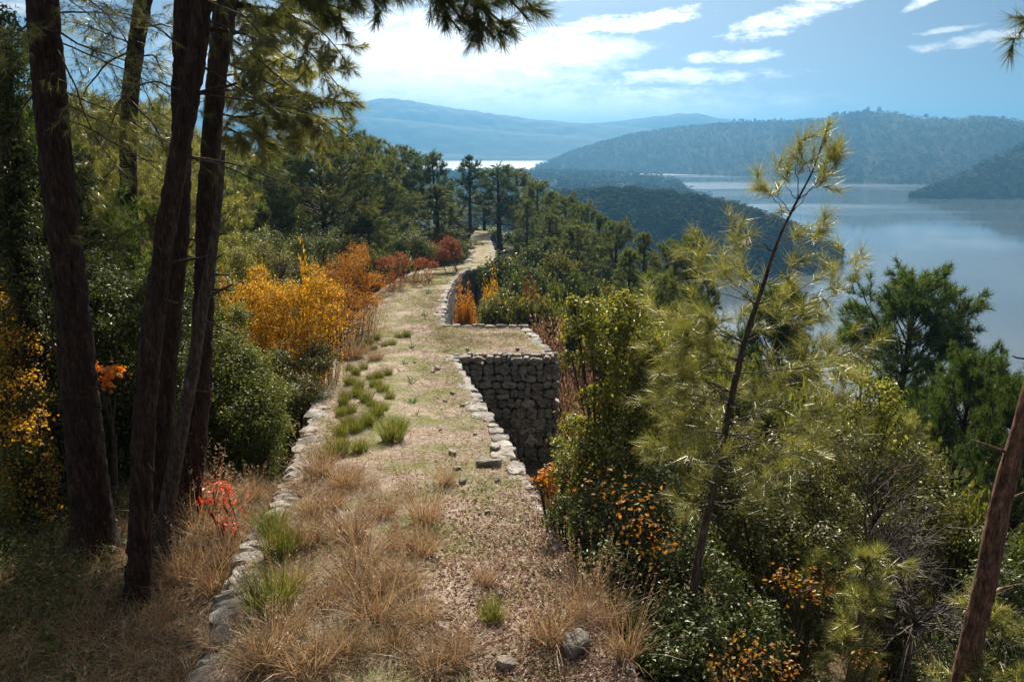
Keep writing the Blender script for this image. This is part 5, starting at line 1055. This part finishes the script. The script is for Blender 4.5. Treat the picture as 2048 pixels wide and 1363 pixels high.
def litter():
    r = np.random.default_rng(960); mb = MB(); n = 46000; Y = 3.6 + 32 * r.uniform(0, 1, n) ** 1.9; u = r.uniform(.03, .97, n); X = inside(Y, u)
    nb = 5000; Yb = r.uniform(BF + .3, BB - .3, nb); Xb = xr(Yb) + r.uniform(-.3, BX - .35, nb); X = np.concatenate([X, Xb]); Y = np.concatenate([Y, Yb])
    P = np.stack([X, Y, path_h(X, Y) + .006], -1); sc = .75 + .045 * Y
    leaves(mb, P, np.array([0, 0, 1.]), .062 * sc, .13, .28, r, .05)                      # straws
    n = 16000; Y = 3.8 + 6.5 * r.uniform(0, 1, n) ** 1.2; u = 1 - .55 * r.uniform(0, 1, n) ** 1.3; X = inside(Y, np.clip(u, .4, .995)); k = r.random(n) < np.clip((9.8 - Y) / 3, .1, 1); X = X[k]; Y = Y[k]
    leaves(mb, np.stack([X, Y, path_h(X, Y) + .012], -1), np.array([0, 0, 1.]), .042, .5, .5, r, .35)   # fallen leaves
    n = 9000; Y = r.uniform(3.5, 13, n); X = xl(Y) - r.uniform(0, 6, n); leaves(mb, np.stack([X, Y, ground(X, Y) + .015], -1), np.array([0, 0, 1.]), .055, .4, .5, r, .3)
    n = 9000; Y = r.uniform(5, 24, n); X = xr(Y) + r.uniform(.1, 5, n); leaves(mb, np.stack([X, Y, ground(X, Y) + .015], -1), np.array([0, 0, 1.]), .07, .4, .5, r, .3)
    tag(link('leaf_litter', mb.mesh('leaf_litter', M['litter'], False)), 'fallen leaves, needles and straw strewn over the ground', kind='stuff')
litter()
def undergrowth():
    r = np.random.default_rng(970); out = {}
    for nm, mat, lab, n, gen in (('undergrowth', 'leaf_olive', 'low green undergrowth covering the slopes', 5200, 0), ('dry_brush', 'straw', 'dry brown brush between the shrubs', 2600, 1)):
        mb = MB(); Y = 5 + 110 * r.uniform(0, 1, n) ** 1.5; side = r.random(n) < .55
        X = np.where(side, xr(np.clip(Y, 0, 128)) + .6 + (6 + .9 * Y) * r.uniform(0, 1, n), xl(np.clip(Y, 0, 128)) - .5 - (5 + .8 * Y) * r.uniform(0, 1, n))
        k = ~(side & (Y > BF - .6) & (Y < BB + .6) & (X < xr(BF) + BX + .8)) & ~((~side) & (Y < 12.5) & (xl(np.clip(Y, 0, 128)) - X < 4.5)); X = X[k]; Y = Y[k]; C = np.stack([X, Y, ground(X, Y)], -1); s = .16 + .010 * Y
        if gen == 0:
            i = np.repeat(np.arange(len(C)), 22); m = len(i); d = r.normal(size=(m, 3)) * .6; d[:, 2] = np.abs(d[:, 2]); leaves(mb, C[i] + d * s[i][:, None], d + np.array([0, 0, .4]), .05 + .0022 * C[i, 1], .6, .6, r)
        else:
            i = np.repeat(np.arange(len(C)), 16); m = len(i); blades(mb, C[i] + r.normal(size=(m, 3)) * np.array([.15, .15, 0]), np.stack([r.normal(0, .4, m), r.normal(0, .4, m), np.ones(m)], -1), (.25 + .010 * C[i, 1]) * r.uniform(.5, 1.4, m), .005 + .0004 * C[i, 1], .4, 2, r)
        tag(link(nm, mb.mesh(nm, M[mat], False)), lab, kind='stuff')
undergrowth()
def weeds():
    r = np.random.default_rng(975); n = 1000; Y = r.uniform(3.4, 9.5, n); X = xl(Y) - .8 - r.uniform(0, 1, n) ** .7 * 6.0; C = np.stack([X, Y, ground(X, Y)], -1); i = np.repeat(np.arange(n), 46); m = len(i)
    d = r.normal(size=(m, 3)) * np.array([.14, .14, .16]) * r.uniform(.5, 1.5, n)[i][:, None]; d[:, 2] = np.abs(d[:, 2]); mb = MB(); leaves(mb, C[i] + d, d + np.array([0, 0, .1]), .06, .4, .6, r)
    tag(link('weeds', mb.mesh('weeds', M['leaf_dark'], False)), 'dark green weeds added to darken the ground around the pine trunks', kind='stuff')  # dark leaf colour stands in for deeper shade on this ground
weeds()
# loose stones on the path
def loose(x, y, wpx, label, flat=.6, group=None):
    p = on_top(x, y) if y > 640 else on_top(x, y); z = p[1] * CP - p[2] * SP; s = wpx * z / F
    o = link('loose_stone', SHM[int(rt.integers(len(SHM)))]); hh = s * flat; p[2] = float(path_h(p[0], p[1])) + hh * .22
    o.location = [float(v) for v in p]; o.scale = (s, hh, s * rt.uniform(.6, .8)); o.rotation_euler = (-math.pi / 2 + rt.normal(0, .2), rt.normal(0, .2), rt.uniform(0, 6.28)); tag(o, label, 'stone', group)
for x, y, wp, lab in [(1150, 1300, 66, 'largest pale block lying by the tall reddish grass'), (1012, 1338, 38, 'flat pale stone half buried in the litter below the pale block'), (1000, 1195, 16, 'small grey stone beside the tiny straw tuft'), (970, 930, 34, 'dark angular stone, one of a pair near the lake side rim'), (992, 932, 30, 'lighter stone of the pair near the lake side rim'), (905, 908, 20, 'low grey stone on the bare path above the small dry tuft'), (990, 900, 30, 'brown stone lying against the lake side rim'), (915, 938, 18, 'flat dark stone by the low grey one'), (926, 970, 20, 'bluish flat stone next to the small dry tuft'), (995, 963, 18, 'rusty brown stone close to the lake side rim'), (875, 738, 16, 'ochre stone near the bastion corner'), (866, 745, 12, 'dark stone beside the ochre one')]:
    loose(x, y, wp, lab)
for x, y, wp in [(1045, 1003, 9), (975, 1030, 12), (958, 1032, 8), (1055, 1045, 10), (940, 1085, 7), (990, 1120, 8), (830, 725, 8), (760, 690, 8), (728, 665, 12), (700, 655, 10), (905, 790, 10), (890, 800, 9), (925, 815, 12), (880, 860, 8), (950, 870, 9), (1040, 1100, 9), (900, 1040, 7), (965, 730, 8), (1000, 708, 9), (960, 712, 9), (985, 712, 8), (1035, 700, 9), (1045, 708, 8), (935, 700, 8)]:
    loose(x, y, wp, 'small loose stone scattered on the wall top', .6, 'small loose stones')
